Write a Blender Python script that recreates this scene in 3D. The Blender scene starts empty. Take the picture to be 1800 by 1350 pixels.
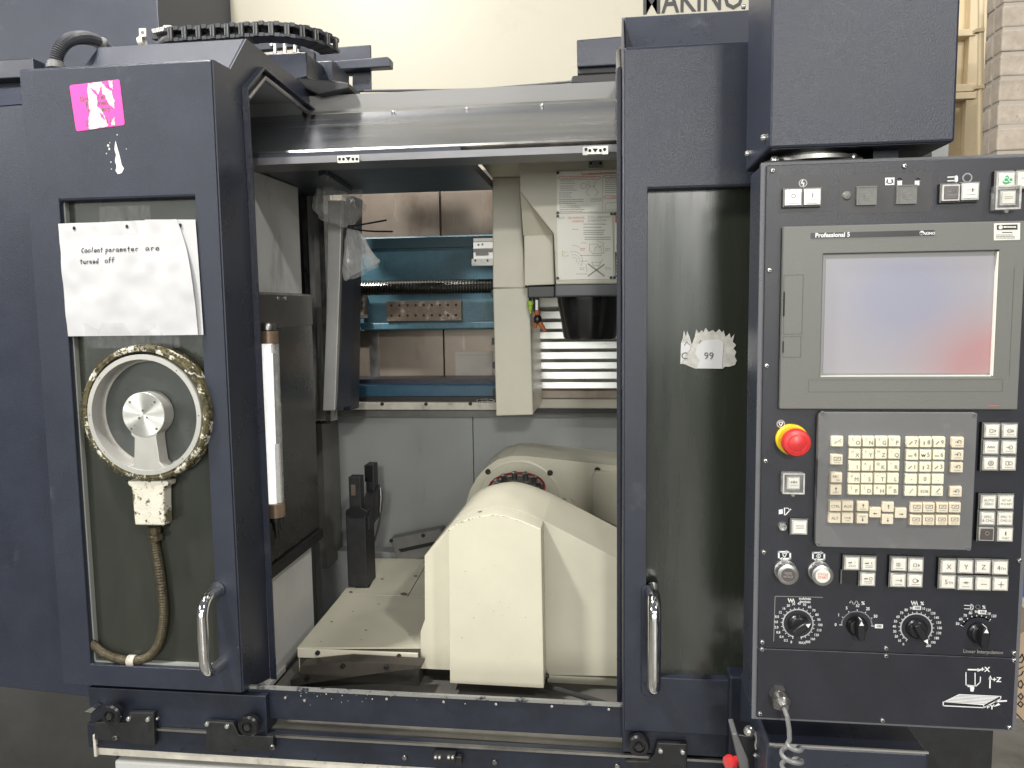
import bpy, bmesh, math, random
from mathutils import Vector, Matrix, noise as mnoise
random.seed(7)
C = bpy.context.scene.collection
SC = bpy.context.scene

# ---------------------------------------------------------------- camera, measured from the photograph's vanishing points
F = 1370.0; CY = -1.48; CZ = 1.60
def _n(a):
    l = math.sqrt(sum(x*x for x in a)); return [x/l for x in a]
def _d(a, b): return sum(x*y for x, y in zip(a, b))
def _c(a, b): return [a[1]*b[2]-a[2]*b[1], a[2]*b[0]-a[0]*b[2], a[0]*b[1]-a[1]*b[0]]
vy = _n([170/F, -135/F, 1]); vz = [-x for x in _n([190/F, 14700/F, 1])]
_k = _d(vz, vy); vz = _n([a-_k*b for a, b in zip(vz, vy)]); vx = _c(vy, vz)
def ray(px, py):
    r = [(px-900)/F, (py-675)/F, 1]; return _d(r, vx), _d(r, vy), _d(r, vz)
def P(px, py, Y):                       # photograph pixel -> point on the vertical plane at depth Y
    a, b, c = ray(px, py); t = (Y-CY)/b; return Vector((a*t, Y, CZ+c*t))
def PX(px, py, X):
    a, b, c = ray(px, py); t = X/a; return Vector((X, CY+b*t, CZ+c*t))
def PZ(px, py, Z):
    a, b, c = ray(px, py); t = (Z-CZ)/c; return Vector((a*t, CY+b*t, Z))
cam = bpy.data.cameras.new("camera"); cam.sensor_width = 36; cam.lens = F/1800*36
cam.clip_start = 0.05; cam.clip_end = 200
co = bpy.data.objects.new("camera", cam); C.objects.link(co)
_m = Matrix(((vx[0], -vx[1], -vx[2], 0), (vy[0], -vy[1], -vy[2], CY), (vz[0], -vz[1], -vz[2], CZ), (0, 0, 0, 1)))
co.matrix_world = _m; SC.camera = co

# ---------------------------------------------------------------- light: shop lamps under the roof behind the photographer, plus an added reflection panel
w = bpy.data.worlds.new("World"); SC.world = w; w.use_nodes = True
w.node_tree.nodes["Background"].inputs[0].default_value = (0.93, 0.96, 1.0, 1)
w.node_tree.nodes["Background"].inputs[1].default_value = 0.15
SC.view_settings.view_transform = 'Standard'; SC.view_settings.look = 'None'; SC.view_settings.exposure = 0.0
def lamp(name, loc, aim, sx, sy, power, col=(1, 0.97, 0.92)):
    l = bpy.data.lights.new(name, 'AREA'); l.shape = 'RECTANGLE'; l.size = sx; l.size_y = sy; l.energy = power; l.color = col
    o = bpy.data.objects.new(name, l); C.objects.link(o); o.location = loc
    o.rotation_euler = (Vector(aim)-Vector(loc)).to_track_quat('-Z', 'Y').to_euler()
lamp("shop_lamp", (-1.5, -0.75, 3.9), (-0.2, 0.3, 1.1), 0.22, 0.22, 125)
lamp("shop_lamp", (1.7, -12.0, 4.8), (0, 0, 1.5), 0.8, 0.4, 420)
lamp("shop_lamp", (2.6, -3.6, 5.0), (0.0, 0.2, 1.1), 0.4, 0.3, 120)
lamp("shop_lamp", (-5.0, -2.6, 3.6), (0.2, -0.1, 1.9), 1.4, 0.8, 70)
lamp("shop_lamp", (0.4, 1.0, 5.2), (0.2, 0.6, 1.5), 2.4, 1.2, 22)
lamp("shop_lamp", (-2.2, 1.0, 5.2), (-1.4, 0.6, 1.5), 2.4, 1.6, 40)
lamp("shop_lamp", (4.0, 1.5, 5.2), (2.5, 1.6, 2.0), 1.6, 0.6, 90)
for _x, _y in ((-5, -9), (-1.5, -9), (2, -9), (5.5, -9), (-5, -15), (0, -15), (5, -15)):
    lamp("shop_lamp", (_x, _y, 5.2), (_x, 0, 1.6), 1.6, 1.0, 38)
lamp("dock_window", (2.75, -14.0, 3.15), (0.2, 0, 1.6), 0.5, 1.2, 55, (1, 1, 1))
lamp("reflection_panel", (-4.0, -19.0, 2.75), (-4.0, 0, 2.0), 26.0, 4.6, 1150, (0.97, 1, 0.93))  # broad unseen panel added for reflections in the panes and paint

# ---------------------------------------------------------------- materials
def mat(name, col, rough=0.5, metal=0.0, bump=None, var=None, spec=0.5, coat=0.0, stain=None, stretch=None, emis=None, coord='Object'):
    m = bpy.data.materials.new(name); m.use_nodes = True; nt = m.node_tree; N = nt.nodes; L = nt.links
    b = N["Principled BSDF"]
    b.inputs["Base Color"].default_value = (*col, 1); b.inputs["Roughness"].default_value = rough
    b.inputs["Metallic"].default_value = metal; b.inputs["Specular IOR Level"].default_value = spec
    b.inputs["Coat Weight"].default_value = coat; b.inputs["Coat Roughness"].default_value = 0.15
    tc = N.new("ShaderNodeTexCoord"); src = tc.outputs[coord]
    if coord == 'Object':
        g = N.new("ShaderNodeNewGeometry"); src = g.outputs["Position"]
    if stretch:
        mp = N.new("ShaderNodeMapping"); mp.inputs["Scale"].default_value = stretch; L.new(src, mp.inputs[0]); src2 = mp.outputs[0]
    else: src2 = src
    csock = None
    if var:
        n = N.new("ShaderNodeTexNoise"); n.inputs["Scale"].default_value = var[0]; n.inputs["Detail"].default_value = 5
        n.inputs["Roughness"].default_value = 0.65; L.new(src2, n.inputs["Vector"])
        r = N.new("ShaderNodeValToRGB"); a = var[1]
        r.color_ramp.elements[0].position = 0.3; r.color_ramp.elements[1].position = 0.7
        r.color_ramp.elements[0].color = (*[c*(1-a) for c in col], 1); r.color_ramp.elements[1].color = (*[min(1, c*(1+a)) for c in col], 1)
        L.new(n.outputs["Fac"], r.inputs[0]); csock = r.outputs[0]
        rr = N.new("ShaderNodeMapRange"); rr.inputs[3].default_value = max(0.03, rough-0.09); rr.inputs[4].default_value = min(1, rough+0.09)
        L.new(n.outputs["Fac"], rr.inputs[0]); L.new(rr.outputs[0], b.inputs["Roughness"])
    for st in (stain or []):              # (colour, scale, lo, hi): patches of dirt with a shape of their own
        n = N.new("ShaderNodeTexNoise"); n.inputs["Scale"].default_value = st[1]; n.inputs["Detail"].default_value = 6
        n.inputs["Roughness"].default_value = 0.7
        if len(st) > 4:
            mp = N.new("ShaderNodeMapping"); mp.inputs["Scale"].default_value = st[4]; L.new(src, mp.inputs[0]); L.new(mp.outputs[0], n.inputs["Vector"])
        else: L.new(src2, n.inputs["Vector"])
        mr = N.new("ShaderNodeMapRange"); mr.inputs[1].default_value = st[2]; mr.inputs[2].default_value = st[3]
        L.new(n.outputs["Fac"], mr.inputs[0])
        mx = N.new("ShaderNodeMix"); mx.data_type = 'RGBA'
        if csock: L.new(csock, mx.inputs[6])
        else: mx.inputs[6].default_value = (*col, 1)
        mx.inputs[7].default_value = (*st[0], 1); L.new(mr.outputs[0], mx.inputs[0]); csock = mx.outputs[2]
    if csock: L.new(csock, b.inputs["Base Color"])
    if bump:
        n = N.new("ShaderNodeTexNoise"); n.inputs["Scale"].default_value = bump[0]; n.inputs["Detail"].default_value = 2
        L.new(src2, n.inputs["Vector"])
        bp = N.new("ShaderNodeBump"); bp.inputs["Strength"].default_value = bump[1]; bp.inputs["Distance"].default_value = 0.001
        L.new(n.outputs["Fac"], bp.inputs["Height"]); L.new(bp.outputs[0], b.inputs["Normal"])
    if emis:
        b.inputs["Emission Color"].default_value = (*emis[0], 1); b.inputs["Emission Strength"].default_value = emis[1]
    return m
M = {}
navy_st = [((0.085, 0.09, 0.10), 7.0, 0.62, 0.85), ((0.05, 0.052, 0.06), 40.0, 0.66, 0.8)]
M['navy'] = mat('navy_paint', (0.023, 0.028, 0.044), 0.33, bump=(620, 0.6), var=(9, 0.16), stain=navy_st)
M['navy_smooth'] = mat('navy_smooth_paint', (0.024, 0.028, 0.043), 0.29, bump=(700, 0.35), var=(12, 0.14), stain=navy_st)
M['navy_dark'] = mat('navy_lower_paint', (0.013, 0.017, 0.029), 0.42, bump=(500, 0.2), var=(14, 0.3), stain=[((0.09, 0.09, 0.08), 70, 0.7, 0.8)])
M['panel'] = mat('panel_paint', (0.016, 0.017, 0.025), 0.36, bump=(700, 0.3), var=(11, 0.15), stain=[((0.035, 0.036, 0.042), 16, 0.6, 0.85)])
M['black'] = mat('black_plastic', (0.010, 0.010, 0.012), 0.32, bump=(300, 0.05))
M['black_matt'] = mat('black_steel', (0.014, 0.014, 0.016), 0.5, bump=(250, 0.2), var=(40, 0.4))
M['rubber'] = mat('black_rubber', (0.02, 0.02, 0.022), 0.55)
M['steel'] = mat('stainless_sheet', (0.45, 0.465, 0.50), 0.25, 1.0, bump=(60, 0.06), var=(6, 0.14), stretch=(0.35, 5, 5), stain=[((0.36, 0.37, 0.39), 5, 0.55, 0.75)])
M['steel_dull'] = mat('dull_stainless', (0.36, 0.35, 0.335), 0.38, 1.0, bump=(30, 0.1), var=(5, 0.2), stain=[((0.2, 0.19, 0.18), 6, 0.52, 0.72)])
M['steel_bright'] = mat('bright_steel', (0.62, 0.62, 0.62), 0.24, 1.0, var=(30, 0.1), stretch=(0.2, 3, 6))
M['chrome'] = mat('chrome', (0.82, 0.82, 0.82), 0.09, 1.0, var=(40, 0.08))
M['alu'] = mat('turned_aluminium', (0.50, 0.49, 0.455), 0.33, 0.4, bump=(200, 0.05), var=(20, 0.06))
M['lightgrey'] = mat('light_grey_wall', (0.58, 0.575, 0.565), 0.4, bump=(250, 0.12), var=(5, 0.07), stain=[((0.22, 0.215, 0.2), 7, 0.58, 0.8, (1, 1, 0.35))])
M['grey'] = mat('grey_wall_paint', (0.27, 0.28, 0.275), 0.38, bump=(300, 0.12), var=(4, 0.07), stain=[((0.17, 0.175, 0.16), 5, 0.58, 0.8, (1, 1, 0.4))])
M['darkgrey'] = mat('dirty_grey', (0.12, 0.118, 0.11), 0.42, bump=(200, 0.2), var=(8, 0.3))
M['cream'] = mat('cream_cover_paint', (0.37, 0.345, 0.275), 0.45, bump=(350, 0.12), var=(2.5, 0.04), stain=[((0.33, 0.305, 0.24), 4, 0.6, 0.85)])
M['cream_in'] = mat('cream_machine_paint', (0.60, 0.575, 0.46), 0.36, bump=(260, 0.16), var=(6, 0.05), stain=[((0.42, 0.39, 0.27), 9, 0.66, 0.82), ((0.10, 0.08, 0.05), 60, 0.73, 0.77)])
M['cream_warm'] = mat('cream_head_paint', (0.56, 0.53, 0.44), 0.4, bump=(240, 0.22), var=(6, 0.06), stain=[((0.40, 0.37, 0.27), 6, 0.62, 0.82, (1, 1, 0.25))])
M['teal'] = mat('teal_casting_paint', (0.055, 0.135, 0.178), 0.42, bump=(170, 0.9), var=(18, 0.18), stain=[((0.02, 0.06, 0.06), 9, 0.58, 0.75, (1, 1, 0.4))])
M['blue'] = mat('blue_rail_paint', (0.03, 0.095, 0.155), 0.35, bump=(130, 0.3), var=(18, 0.15))
M['tan'] = mat('stained_steel_sheet', (0.26, 0.217, 0.178), 0.36, 0.45, bump=(60, 0.1), var=(5, 0.14), stain=[((0.17, 0.12, 0.09), 5, 0.52, 0.74, (1.4, 1, 0.5)), ((0.42, 0.38, 0.34), 11, 0.6, 0.75, (2, 1, 0.3))])
M['rust'] = mat('rusty_block', (0.15, 0.11, 0.08), 0.45, 0.3, bump=(80, 0.3), var=(30, 0.3), stain=[((0.42, 0.38, 0.34), 22, 0.56, 0.68)])
M['hole'] = mat('hole_black', (0.004, 0.004, 0.004), 0.7)
M['key'] = mat('cream_key', (0.78, 0.745, 0.585), 0.45, bump=(600, 0.05))
M['key2'] = mat('beige_key', (0.72, 0.645, 0.50), 0.45, bump=(600, 0.05))
M['ink'] = mat('grey_ink', (0.10, 0.095, 0.085), 0.6)
M['inkpale'] = mat('faded_ink', (0.30, 0.29, 0.27), 0.6)
M['inkred'] = mat('red_ink', (0.62, 0.10, 0.10), 0.6)
M['white'] = mat('white_marking', (0.82, 0.82, 0.82), 0.5)
M['cap'] = mat('lamp_cap_white', (0.80, 0.77, 0.69), 0.25, coat=0.6, bump=(500, 0.06), var=(60, 0.06))
M['capframe'] = mat('clear_button_rim', (0.52, 0.51, 0.48), 0.16, 0.2, var=(90, 0.25), coat=0.5)
M['capdark'] = mat('dark_lamp_cap', (0.09, 0.072, 0.07), 0.25, coat=0.6)
M['bezel'] = mat('grey_bezel_plastic', (0.150, 0.150, 0.139), 0.42, bump=(800, 0.25), var=(6, 0.05))
M['keypad'] = mat('grey_keypad_plate', (0.145, 0.145, 0.148), 0.38, bump=(700, 0.1), var=(7, 0.08), stain=[((0.24, 0.235, 0.225), 12, 0.6, 0.85)])
M['red'] = mat('red_button', (0.62, 0.035, 0.035), 0.32, var=(30, 0.1), bump=(200, 0.05))
M['yellow'] = mat('yellow_collar', (0.85, 0.62, 0.02), 0.4)
M['green'] = mat('green_ink', (0.02, 0.40, 0.17), 0.5)
M['lime'] = mat('lime_valve', (0.30, 0.46, 0.04), 0.4)
M['orange'] = mat('orange_nozzle', (0.36, 0.10, 0.03), 0.45)
M['pink'] = mat('pink_label', (0.86, 0.07, 0.36), 0.45, bump=(90, 0.06))
M['torn'] = mat('torn_paper_back', (0.55, 0.54, 0.50), 0.8, bump=(160, 0.5), var=(60, 0.18))
M['paper'] = mat('white_paper', (0.52, 0.52, 0.53), 0.7, bump=(16, 1.0), var=(9, 0.03))
M['label'] = mat('white_plate', (0.74, 0.73, 0.66), 0.35, var=(5, 0.05), stain=[((0.66, 0.62, 0.40), 9, 0.62, 0.8)])
M['lightframe'] = mat('lamp_tube_white', (0.85, 0.85, 0.83), 0.3, emis=((1, 1, 0.97), 0.9))
M['bronze'] = mat('bronze_ring', (0.24, 0.17, 0.115), 0.45, 0.4, bump=(90, 0.3), var=(30, 0.3))
M['braid'] = mat('braided_hose', (0.085, 0.07, 0.042), 0.42, 0.4, bump=(420, 1.0), var=(120, 0.5))
M['mould'] = mat('mouldy_white_paint', (0.66, 0.63, 0.52), 0.7, bump=(150, 1.0), var=(60, 0.1),
                 stain=[((0.36, 0.29, 0.05), 7, 0.60, 0.68), ((0.095, 0.078, 0.03), 44, 0.44, 0.48), ((0.03, 0.026, 0.016), 110, 0.53, 0.57)])
M['mould2'] = mat('chipped_white_paint', (0.66, 0.63, 0.53), 0.65, bump=(150, 0.6), var=(40, 0.08),
                 stain=[((0.16, 0.14, 0.08), 26, 0.58, 0.61), ((0.05, 0.04, 0.03), 60, 0.6, 0.64)])
M['railwhite'] = mat('dirty_white_rail', (0.55, 0.52, 0.45), 0.5, bump=(90, 0.3), var=(20, 0.2), stain=[((0.2, 0.15, 0.10), 18, 0.56, 0.7)])
M['whitepaint'] = mat('white_base_paint', (0.62, 0.62, 0.60), 0.45, bump=(200, 0.1), var=(5, 0.06))
M['concrete'] = mat('concrete_floor', (0.19, 0.18, 0.16), 0.36, bump=(40, 0.2), var=(3.5, 0.28), stain=[((0.10, 0.095, 0.085), 5, 0.55, 0.75), ((0.36, 0.34, 0.31), 30, 0.66, 0.75)])
M['block'] = mat('concrete_block', (0.40, 0.345, 0.285), 0.9, bump=(90, 0.9), var=(22, 0.2), stain=[((0.25, 0.22, 0.19), 40, 0.6, 0.7)])
M['mortar'] = mat('mortar', (0.40, 0.36, 0.31), 0.95, bump=(120, 0.6))
M['doorcream'] = mat('cream_steel_door', (0.66, 0.54, 0.35), 0.5, bump=(120, 0.15), var=(4, 0.08), stain=[((0.36, 0.28, 0.18), 8, 0.62, 0.75)])
M['card'] = mat('cardboard', (0.47, 0.35, 0.235), 0.85, bump=(60, 0.3), var=(9, 0.1))
M['bluebin'] = mat('blue_plastic', (0.02, 0.13, 0.42), 0.4)
M['greycable'] = mat('grey_cable', (0.19, 0.19, 0.19), 0.4, bump=(200, 0.1))
M['corr'] = mat('corrugated_conduit', (0.075, 0.076, 0.084), 0.4)
M['tooth'] = mat('chain_plastic', (0.028, 0.029, 0.035), 0.42, bump=(300, 0.1))
M['screw'] = mat('zinc_screw', (0.7, 0.69, 0.66), 0.25, 0.9, bump=(300, 0.2))

def glassmat(name, dust, tint, fac, rough, stretch, scale=8):
    m = bpy.data.materials.new(name); m.use_nodes = True; nt = m.node_tree; N = nt.nodes; L = nt.links
    b = N["Principled BSDF"]; b.inputs["Base Color"].default_value = (*dust, 1); b.inputs["Roughness"].default_value = rough; b.inputs['IOR'].default_value = 1.6
    t = N.new("ShaderNodeBsdfTransparent"); t.inputs[0].default_value = (*tint, 1)
    mx = N.new("ShaderNodeMixShader"); out = N["Material Output"]
    g = N.new("ShaderNodeNewGeometry"); mp = N.new("ShaderNodeMapping"); mp.inputs["Scale"].default_value = stretch
    n = N.new("ShaderNodeTexNoise"); n.inputs["Scale"].default_value = scale; n.inputs["Detail"].default_value = 6; n.inputs["Roughness"].default_value = 0.6
    L.new(g.outputs["Position"], mp.inputs[0]); L.new(mp.outputs[0], n.inputs["Vector"])
    r = N.new("ShaderNodeMapRange"); r.inputs[1].default_value = 0.3; r.inputs[2].default_value = 0.7
    r.inputs[3].default_value = max(.01, fac-0.12); r.inputs[4].default_value = fac+min(.12, fac)
    L.new(n.outputs["Fac"], r.inputs[0]); L.new(r.outputs[0], mx.inputs[0])
    r2 = N.new("ShaderNodeMapRange"); r2.inputs[3].default_value = max(.04, rough-0.06); r2.inputs[4].default_value = rough+0.08
    L.new(n.outputs["Fac"], r2.inputs[0]); L.new(r2.outputs[0], b.inputs["Roughness"])
    L.new(t.outputs[0], mx.inputs[1]); L.new(b.outputs[0], mx.inputs[2]); L.new(mx.outputs[0], out.inputs[0])
    return m
M['pane_r'] = glassmat('scratched_window', (0.032, 0.036, 0.027), (0.2, 0.22, 0.18), 0.84, 0.17, (3, 3, 0.35))
M['pane_l'] = glassmat('murky_window', (0.040, 0.044, 0.036), (0.34, 0.36, 0.32), 0.78, 0.16, (2, 2, 0.5))
M['clear'] = glassmat('clear_plastic', (0.72, 0.72, 0.70), (1, 1, 1), 0.17, 0.12, (2, 2, 2), 30)
M['tape'] = glassmat('clear_tape', (0.5, 0.5, 0.5), (0.98, 0.98, 0.98), 0.06, 0.2, (6, 6, 2), 20)
M['bag'] = glassmat('crinkled_plastic_film', (0.85, 0.85, 0.84), (0.98, 0.98, 0.98), 0.24, 0.07, (2, 2, 1), 14)

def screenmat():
    m = bpy.data.materials.new('tinted_screen'); m.use_nodes = True; nt = m.node_tree; N = nt.nodes; L = nt.links
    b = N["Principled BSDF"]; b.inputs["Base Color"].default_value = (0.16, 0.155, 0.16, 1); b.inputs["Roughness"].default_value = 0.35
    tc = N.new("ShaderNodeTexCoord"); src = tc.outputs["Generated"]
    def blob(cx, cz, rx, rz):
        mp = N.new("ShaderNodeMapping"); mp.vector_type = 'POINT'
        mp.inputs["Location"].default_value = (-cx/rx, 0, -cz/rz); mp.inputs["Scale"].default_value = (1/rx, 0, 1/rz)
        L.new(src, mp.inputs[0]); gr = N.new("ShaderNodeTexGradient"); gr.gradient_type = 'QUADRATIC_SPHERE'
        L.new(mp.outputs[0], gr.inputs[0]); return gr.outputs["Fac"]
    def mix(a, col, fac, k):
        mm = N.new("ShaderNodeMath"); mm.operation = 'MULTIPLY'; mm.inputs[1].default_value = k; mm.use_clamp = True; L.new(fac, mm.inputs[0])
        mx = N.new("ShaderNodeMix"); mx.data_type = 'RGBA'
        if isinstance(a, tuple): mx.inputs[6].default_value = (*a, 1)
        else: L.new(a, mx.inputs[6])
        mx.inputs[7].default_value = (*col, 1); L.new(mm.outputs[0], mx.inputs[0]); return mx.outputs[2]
    c = mix((0.45, 0.41, 0.425), (0.29, 0.30, 0.46), blob(0.47, 0.66, 0.75, 0.85), 1.7)  # soft blue and red tints put into the screen's emission colour
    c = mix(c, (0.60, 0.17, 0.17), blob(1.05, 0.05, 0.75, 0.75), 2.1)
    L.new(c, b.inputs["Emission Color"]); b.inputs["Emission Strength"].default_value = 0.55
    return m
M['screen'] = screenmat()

# ---------------------------------------------------------------- mesh builder
_tc = {}
def textmesh(s, bold=0.0, align='CENTER'):
    k = (s, bold, align)
    if k not in _tc:
        cu = bpy.data.curves.new('t', 'FONT'); cu.body = s; cu.align_x = align; cu.align_y = 'CENTER'; cu.resolution_u = 2; cu.offset = bold
        o = bpy.data.objects.new('t', cu); me = bpy.data.meshes.new_from_object(o)
        _tc[k] = ([tuple(v.co) for v in me.vertices], [tuple(p.vertices) for p in me.polygons])
        bpy.data.objects.remove(o); bpy.data.curves.remove(cu); bpy.data.meshes.remove(me)
    return _tc[k]
def frame(ax):
    ax = Vector(ax).normalized(); u = ax.cross(Vector((0, 0, 1)))
    if u.length < 1e-3: u = Vector((1, 0, 0))
    u.normalize(); return ax, u, ax.cross(u).normalized()
RX = Vector((1, 0, 0)); UZ = Vector((0, 0, 1)); FY = Vector((0, -1, 0))
class B:
    def __init__(s): s.v = []; s.f = []; s.mi = []; s.sm = []; s.cm = 0
    def mat(s, i): s.cm = i; return s
    def add(s, vs, fs, sm=False):
        k = len(s.v); s.v += [Vector(v) for v in vs]
        for f in fs: s.f.append(tuple(i+k for i in f)); s.mi.append(s.cm); s.sm.append(sm)
        return s
    def box(s, x0, x1, y0, y1, z0, z1):
        vs = [(x, y, z) for x in (x0, x1) for y in (y0, y1) for z in (z0, z1)]
        return s.add(vs, [(0, 1, 3, 2), (4, 6, 7, 5), (0, 4, 5, 1), (2, 3, 7, 6), (0, 2, 6, 4), (1, 5, 7, 3)])
    def prism(s, pts, vec, sm=False):
        n = len(pts); vec = Vector(vec); a = [Vector(p) for p in pts]
        s.add(a+[p+vec for p in a], [tuple(range(n)), tuple(range(2*n-1, n-1, -1))])
        k = len(s.v)-2*n
        for i in range(n):
            j = (i+1) % n; s.f.append((k+i, k+j, k+n+j, k+n+i)); s.mi.append(s.cm); s.sm.append(sm)
        return s
    def poly(s, pxs, Y, th): return s.prism([P(x, y, Y) for x, y in pxs], (0, th, 0))
    def rect(s, x0, y0, x1, y1, Y, th):
        a = P(x0, y0, Y); b = P(x1, y1, Y); return s.box(a.x, b.x, Y, Y+th, b.z, a.z)
    def face(s, pts): return s.add(pts, [tuple(range(len(pts)))])
    def lathe(s, c, ax, prof, seg=24, sm=True, caps=True):          # prof: (radius, height along ax)
        ax, u, v = frame(ax); c = Vector(c); n = len(prof); vs = []
        for r, h in prof:
            for i in range(seg):
                a = 2*math.pi*i/seg; vs.append(c+ax*h+(u*math.cos(a)+v*math.sin(a))*r)
        fs = [(j*seg+i, j*seg+(i+1) % seg, (j+1)*seg+(i+1) % seg, (j+1)*seg+i) for j in range(n-1) for i in range(seg)]
        s.add(vs, fs, sm)
        k = len(s.v)-len(vs)
        if caps:
            for j in (0, n-1):
                if prof[j][0] > 1e-6: s.f.append(tuple(k+j*seg+i for i in range(seg))); s.mi.append(s.cm); s.sm.append(False)
        return s
    def tube(s, pts, r, seg=10, sm=True, radii=None):
        pts = [Vector(p) for p in pts]; n = len(pts); vs = []; up = None
        for i, p in enumerate(pts):
            t = (pts[min(i+1, n-1)]-pts[max(i-1, 0)]).normalized()
            if up is None: _, u, v = frame(t)
            else:
                u = (up-t*up.dot(t)).normalized(); v = t.cross(u)
            up = u; rr = radii[i] if radii else r
            for q in range(seg):
                a = 2*math.pi*q/seg; vs.append(p+(u*math.cos(a)+v*math.sin(a))*rr)
        fs = [(j*seg+i, j*seg+(i+1) % seg, (j+1)*seg+(i+1) % seg, (j+1)*seg+i) for j in range(n-1) for i in range(seg)]
        s.add(vs, fs, sm); k = len(s.v)-len(vs)
        for j in (0, n-1): s.f.append(tuple(k+j*seg+i for i in range(seg))); s.mi.append(s.cm); s.sm.append(False)
        return s
    def text(s, t, size, o, right=RX, up=UZ, bold=0.0, align='CENTER', sx=1.0):
        vs, fs = textmesh(t, bold, align); o = Vector(o)
        return s.add([o+right*(x*size*sx)+up*(y*size) for x, y, z in vs], fs)
    def line(s, pts, wd):                                           # flat stroke lying on a plane Y = const
        for a, b in zip(pts[:-1], pts[1:]):
            a = Vector(a); b = Vector(b); d = b-a
            if d.length < 1e-7: continue
            d.normalize(); n = Vector((-d.z, 0, d.x))*(wd/2); e = d*(wd*0.35)
            s.face([a-e+n, b+e+n, b+e-n, a-e-n])
        return s
    def pxline(s, pxs, Y, wd): return s.line([P(x, y, Y) for x, y in pxs], wd)
    def arc(s, c, r, a0, a1, wd, seg=20):                           # clock angles, degrees from up
        return s.line([Vector(c)+Vector((math.sin(math.radians(a)), 0, math.cos(math.radians(a))))*r for a in [a0+(a1-a0)*i/seg for i in range(seg+1)]], wd)
    def disc(s, c, r, seg=14, sq=1.0):
        c = Vector(c); return s.face([c+Vector((math.cos(2*math.pi*i/seg)*r, 0, math.sin(2*math.pi*i/seg)*r*sq)) for i in range(seg)])
WL = {}
def thing(name, label, cat, loc, group=None):
    o = bpy.data.objects.new(name, None); C.objects.link(o); o.empty_display_size = 0.05
    o.location = loc; o['label'] = label; o['category'] = cat
    if group: o['group'] = group
    WL[o] = Vector(loc); return o
def part(name, b, mats, parent=None, label=None, bevel=0.0, seg=2, recalc=True, kind=None):
    if not isinstance(mats, (list, tuple)): mats = [mats]
    lo = Vector((min(v.x for v in b.v), min(v.y for v in b.v), min(v.z for v in b.v)))
    hi = Vector((max(v.x for v in b.v), max(v.y for v in b.v), max(v.z for v in b.v))); c = (lo+hi)/2
    me = bpy.data.meshes.new(name); me.from_pydata([v-c for v in b.v], [], b.f)
    for m in mats: me.materials.append(M[m] if isinstance(m, str) else m)
    me.polygons.foreach_set('material_index', b.mi); me.polygons.foreach_set('use_smooth', b.sm)
    if recalc:
        bm = bmesh.new(); bm.from_mesh(me); bmesh.ops.recalc_face_normals(bm, faces=bm.faces); bm.to_mesh(me); bm.free()
    if any(b.sm): me.set_sharp_from_angle(angle=math.radians(38))
    o = bpy.data.objects.new(name, me); C.objects.link(o)
    if parent: o.parent = parent; o.location = c-WL[parent]
    else: o.location = c
    WL[o] = c
    if bevel:
        md = o.modifiers.new('edge', 'BEVEL'); md.width = bevel; md.segments = seg; md.limit_method = 'ANGLE'; md.angle_limit = math.radians(40)
        md.harden_normals = False
    if label: o['label'] = label
    if kind: o['kind'] = kind
    return o
def solo(name, b, mats, label, cat, group=None, **k):
    o = part(name, b, mats, **k); o['label'] = label; o['category'] = cat
    if group: o['group'] = group
    return o
def screw_at(p, r=0.0045, parent=None, name='screw', m='screw', ax=FY, seg=12, slot=True, h=0.003):
    p = Vector(p); b = B(); b.lathe(p, ax, [(r, 0), (r, h*0.5), (r*0.75, h), (0.0001, h*1.15)], seg)
    if slot:
        b.mat(1); q = p+Vector(ax)*(h*1.25)
        a = random.random()*3
        d = Vector((math.cos(a), 0, math.sin(a))) if abs(Vector(ax).y) > 0.5 else Vector((0, 1, 0))
        e = Vector((-d.z, 0, d.x))
        for dd in (d, e): b.line([q-dd*r*0.55, q+dd*r*0.55], r*0.28)
        return part(name, b, [m, 'hole'], parent)
    return part(name, b, m, parent)
def bolt_at(p, r, parent, m='black_matt', name='bolt', h=0.006):
    p = Vector(p); b = B(); b.lathe(p, FY, [(r, 0), (r, h*0.8), (r*0.85, h), (r*0.5, h), (r*0.45, h*0.5), (0.0001, h*0.5)], 12)
    return part(name, b, m, parent)

# ================================================================ ROOM BEHIND
b = B(); b.box(-14, 14, -20, 9, -0.05, 0.0)
o = part('floor', b, 'concrete'); o['kind'] = 'structure'
# block pier at the right edge
t = thing('block_wall', 'stained grey concrete block wall behind the control panel', 'wall', P(1760, 275, 1.6))
zt = [P(1770, y, 1.6).z for y in (-42, 7, 50, 93, 136, 180, 223, 267, 312)]
x0 = P(1757, 150, 1.6).x; xs = PX(1731, 150, 1.0)
core = B(); core.box(x0+0.004, x0+2.0, 1.604, 1.715, 0, zt[0]); part('mortar_core', core, 'mortar', t)
for i in range(8):
    off = 0.10 if i % 2 else 0.30
    edges = [x0, x0+off, x0+off+0.40, x0+off+0.80]
    for j in range(3):
        bb = B(); q = random.uniform(-0.003, 0.003)
        bb.box(edges[j]+(0.005 if j else 0), edges[j+1]-0.005, 1.600+q, 1.66, zt[i+1]+0.005, zt[i]-0.005)
        part('block', bb, 'block', t, bevel=0.006)
    bb = B(); bb.box(x0+random.uniform(-.002, .002), x0+0.19, 1.665, 1.725, zt[i+1]+0.005, zt[i]-0.005)
    part('block', bb, 'block', t, bevel=0.006)
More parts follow.
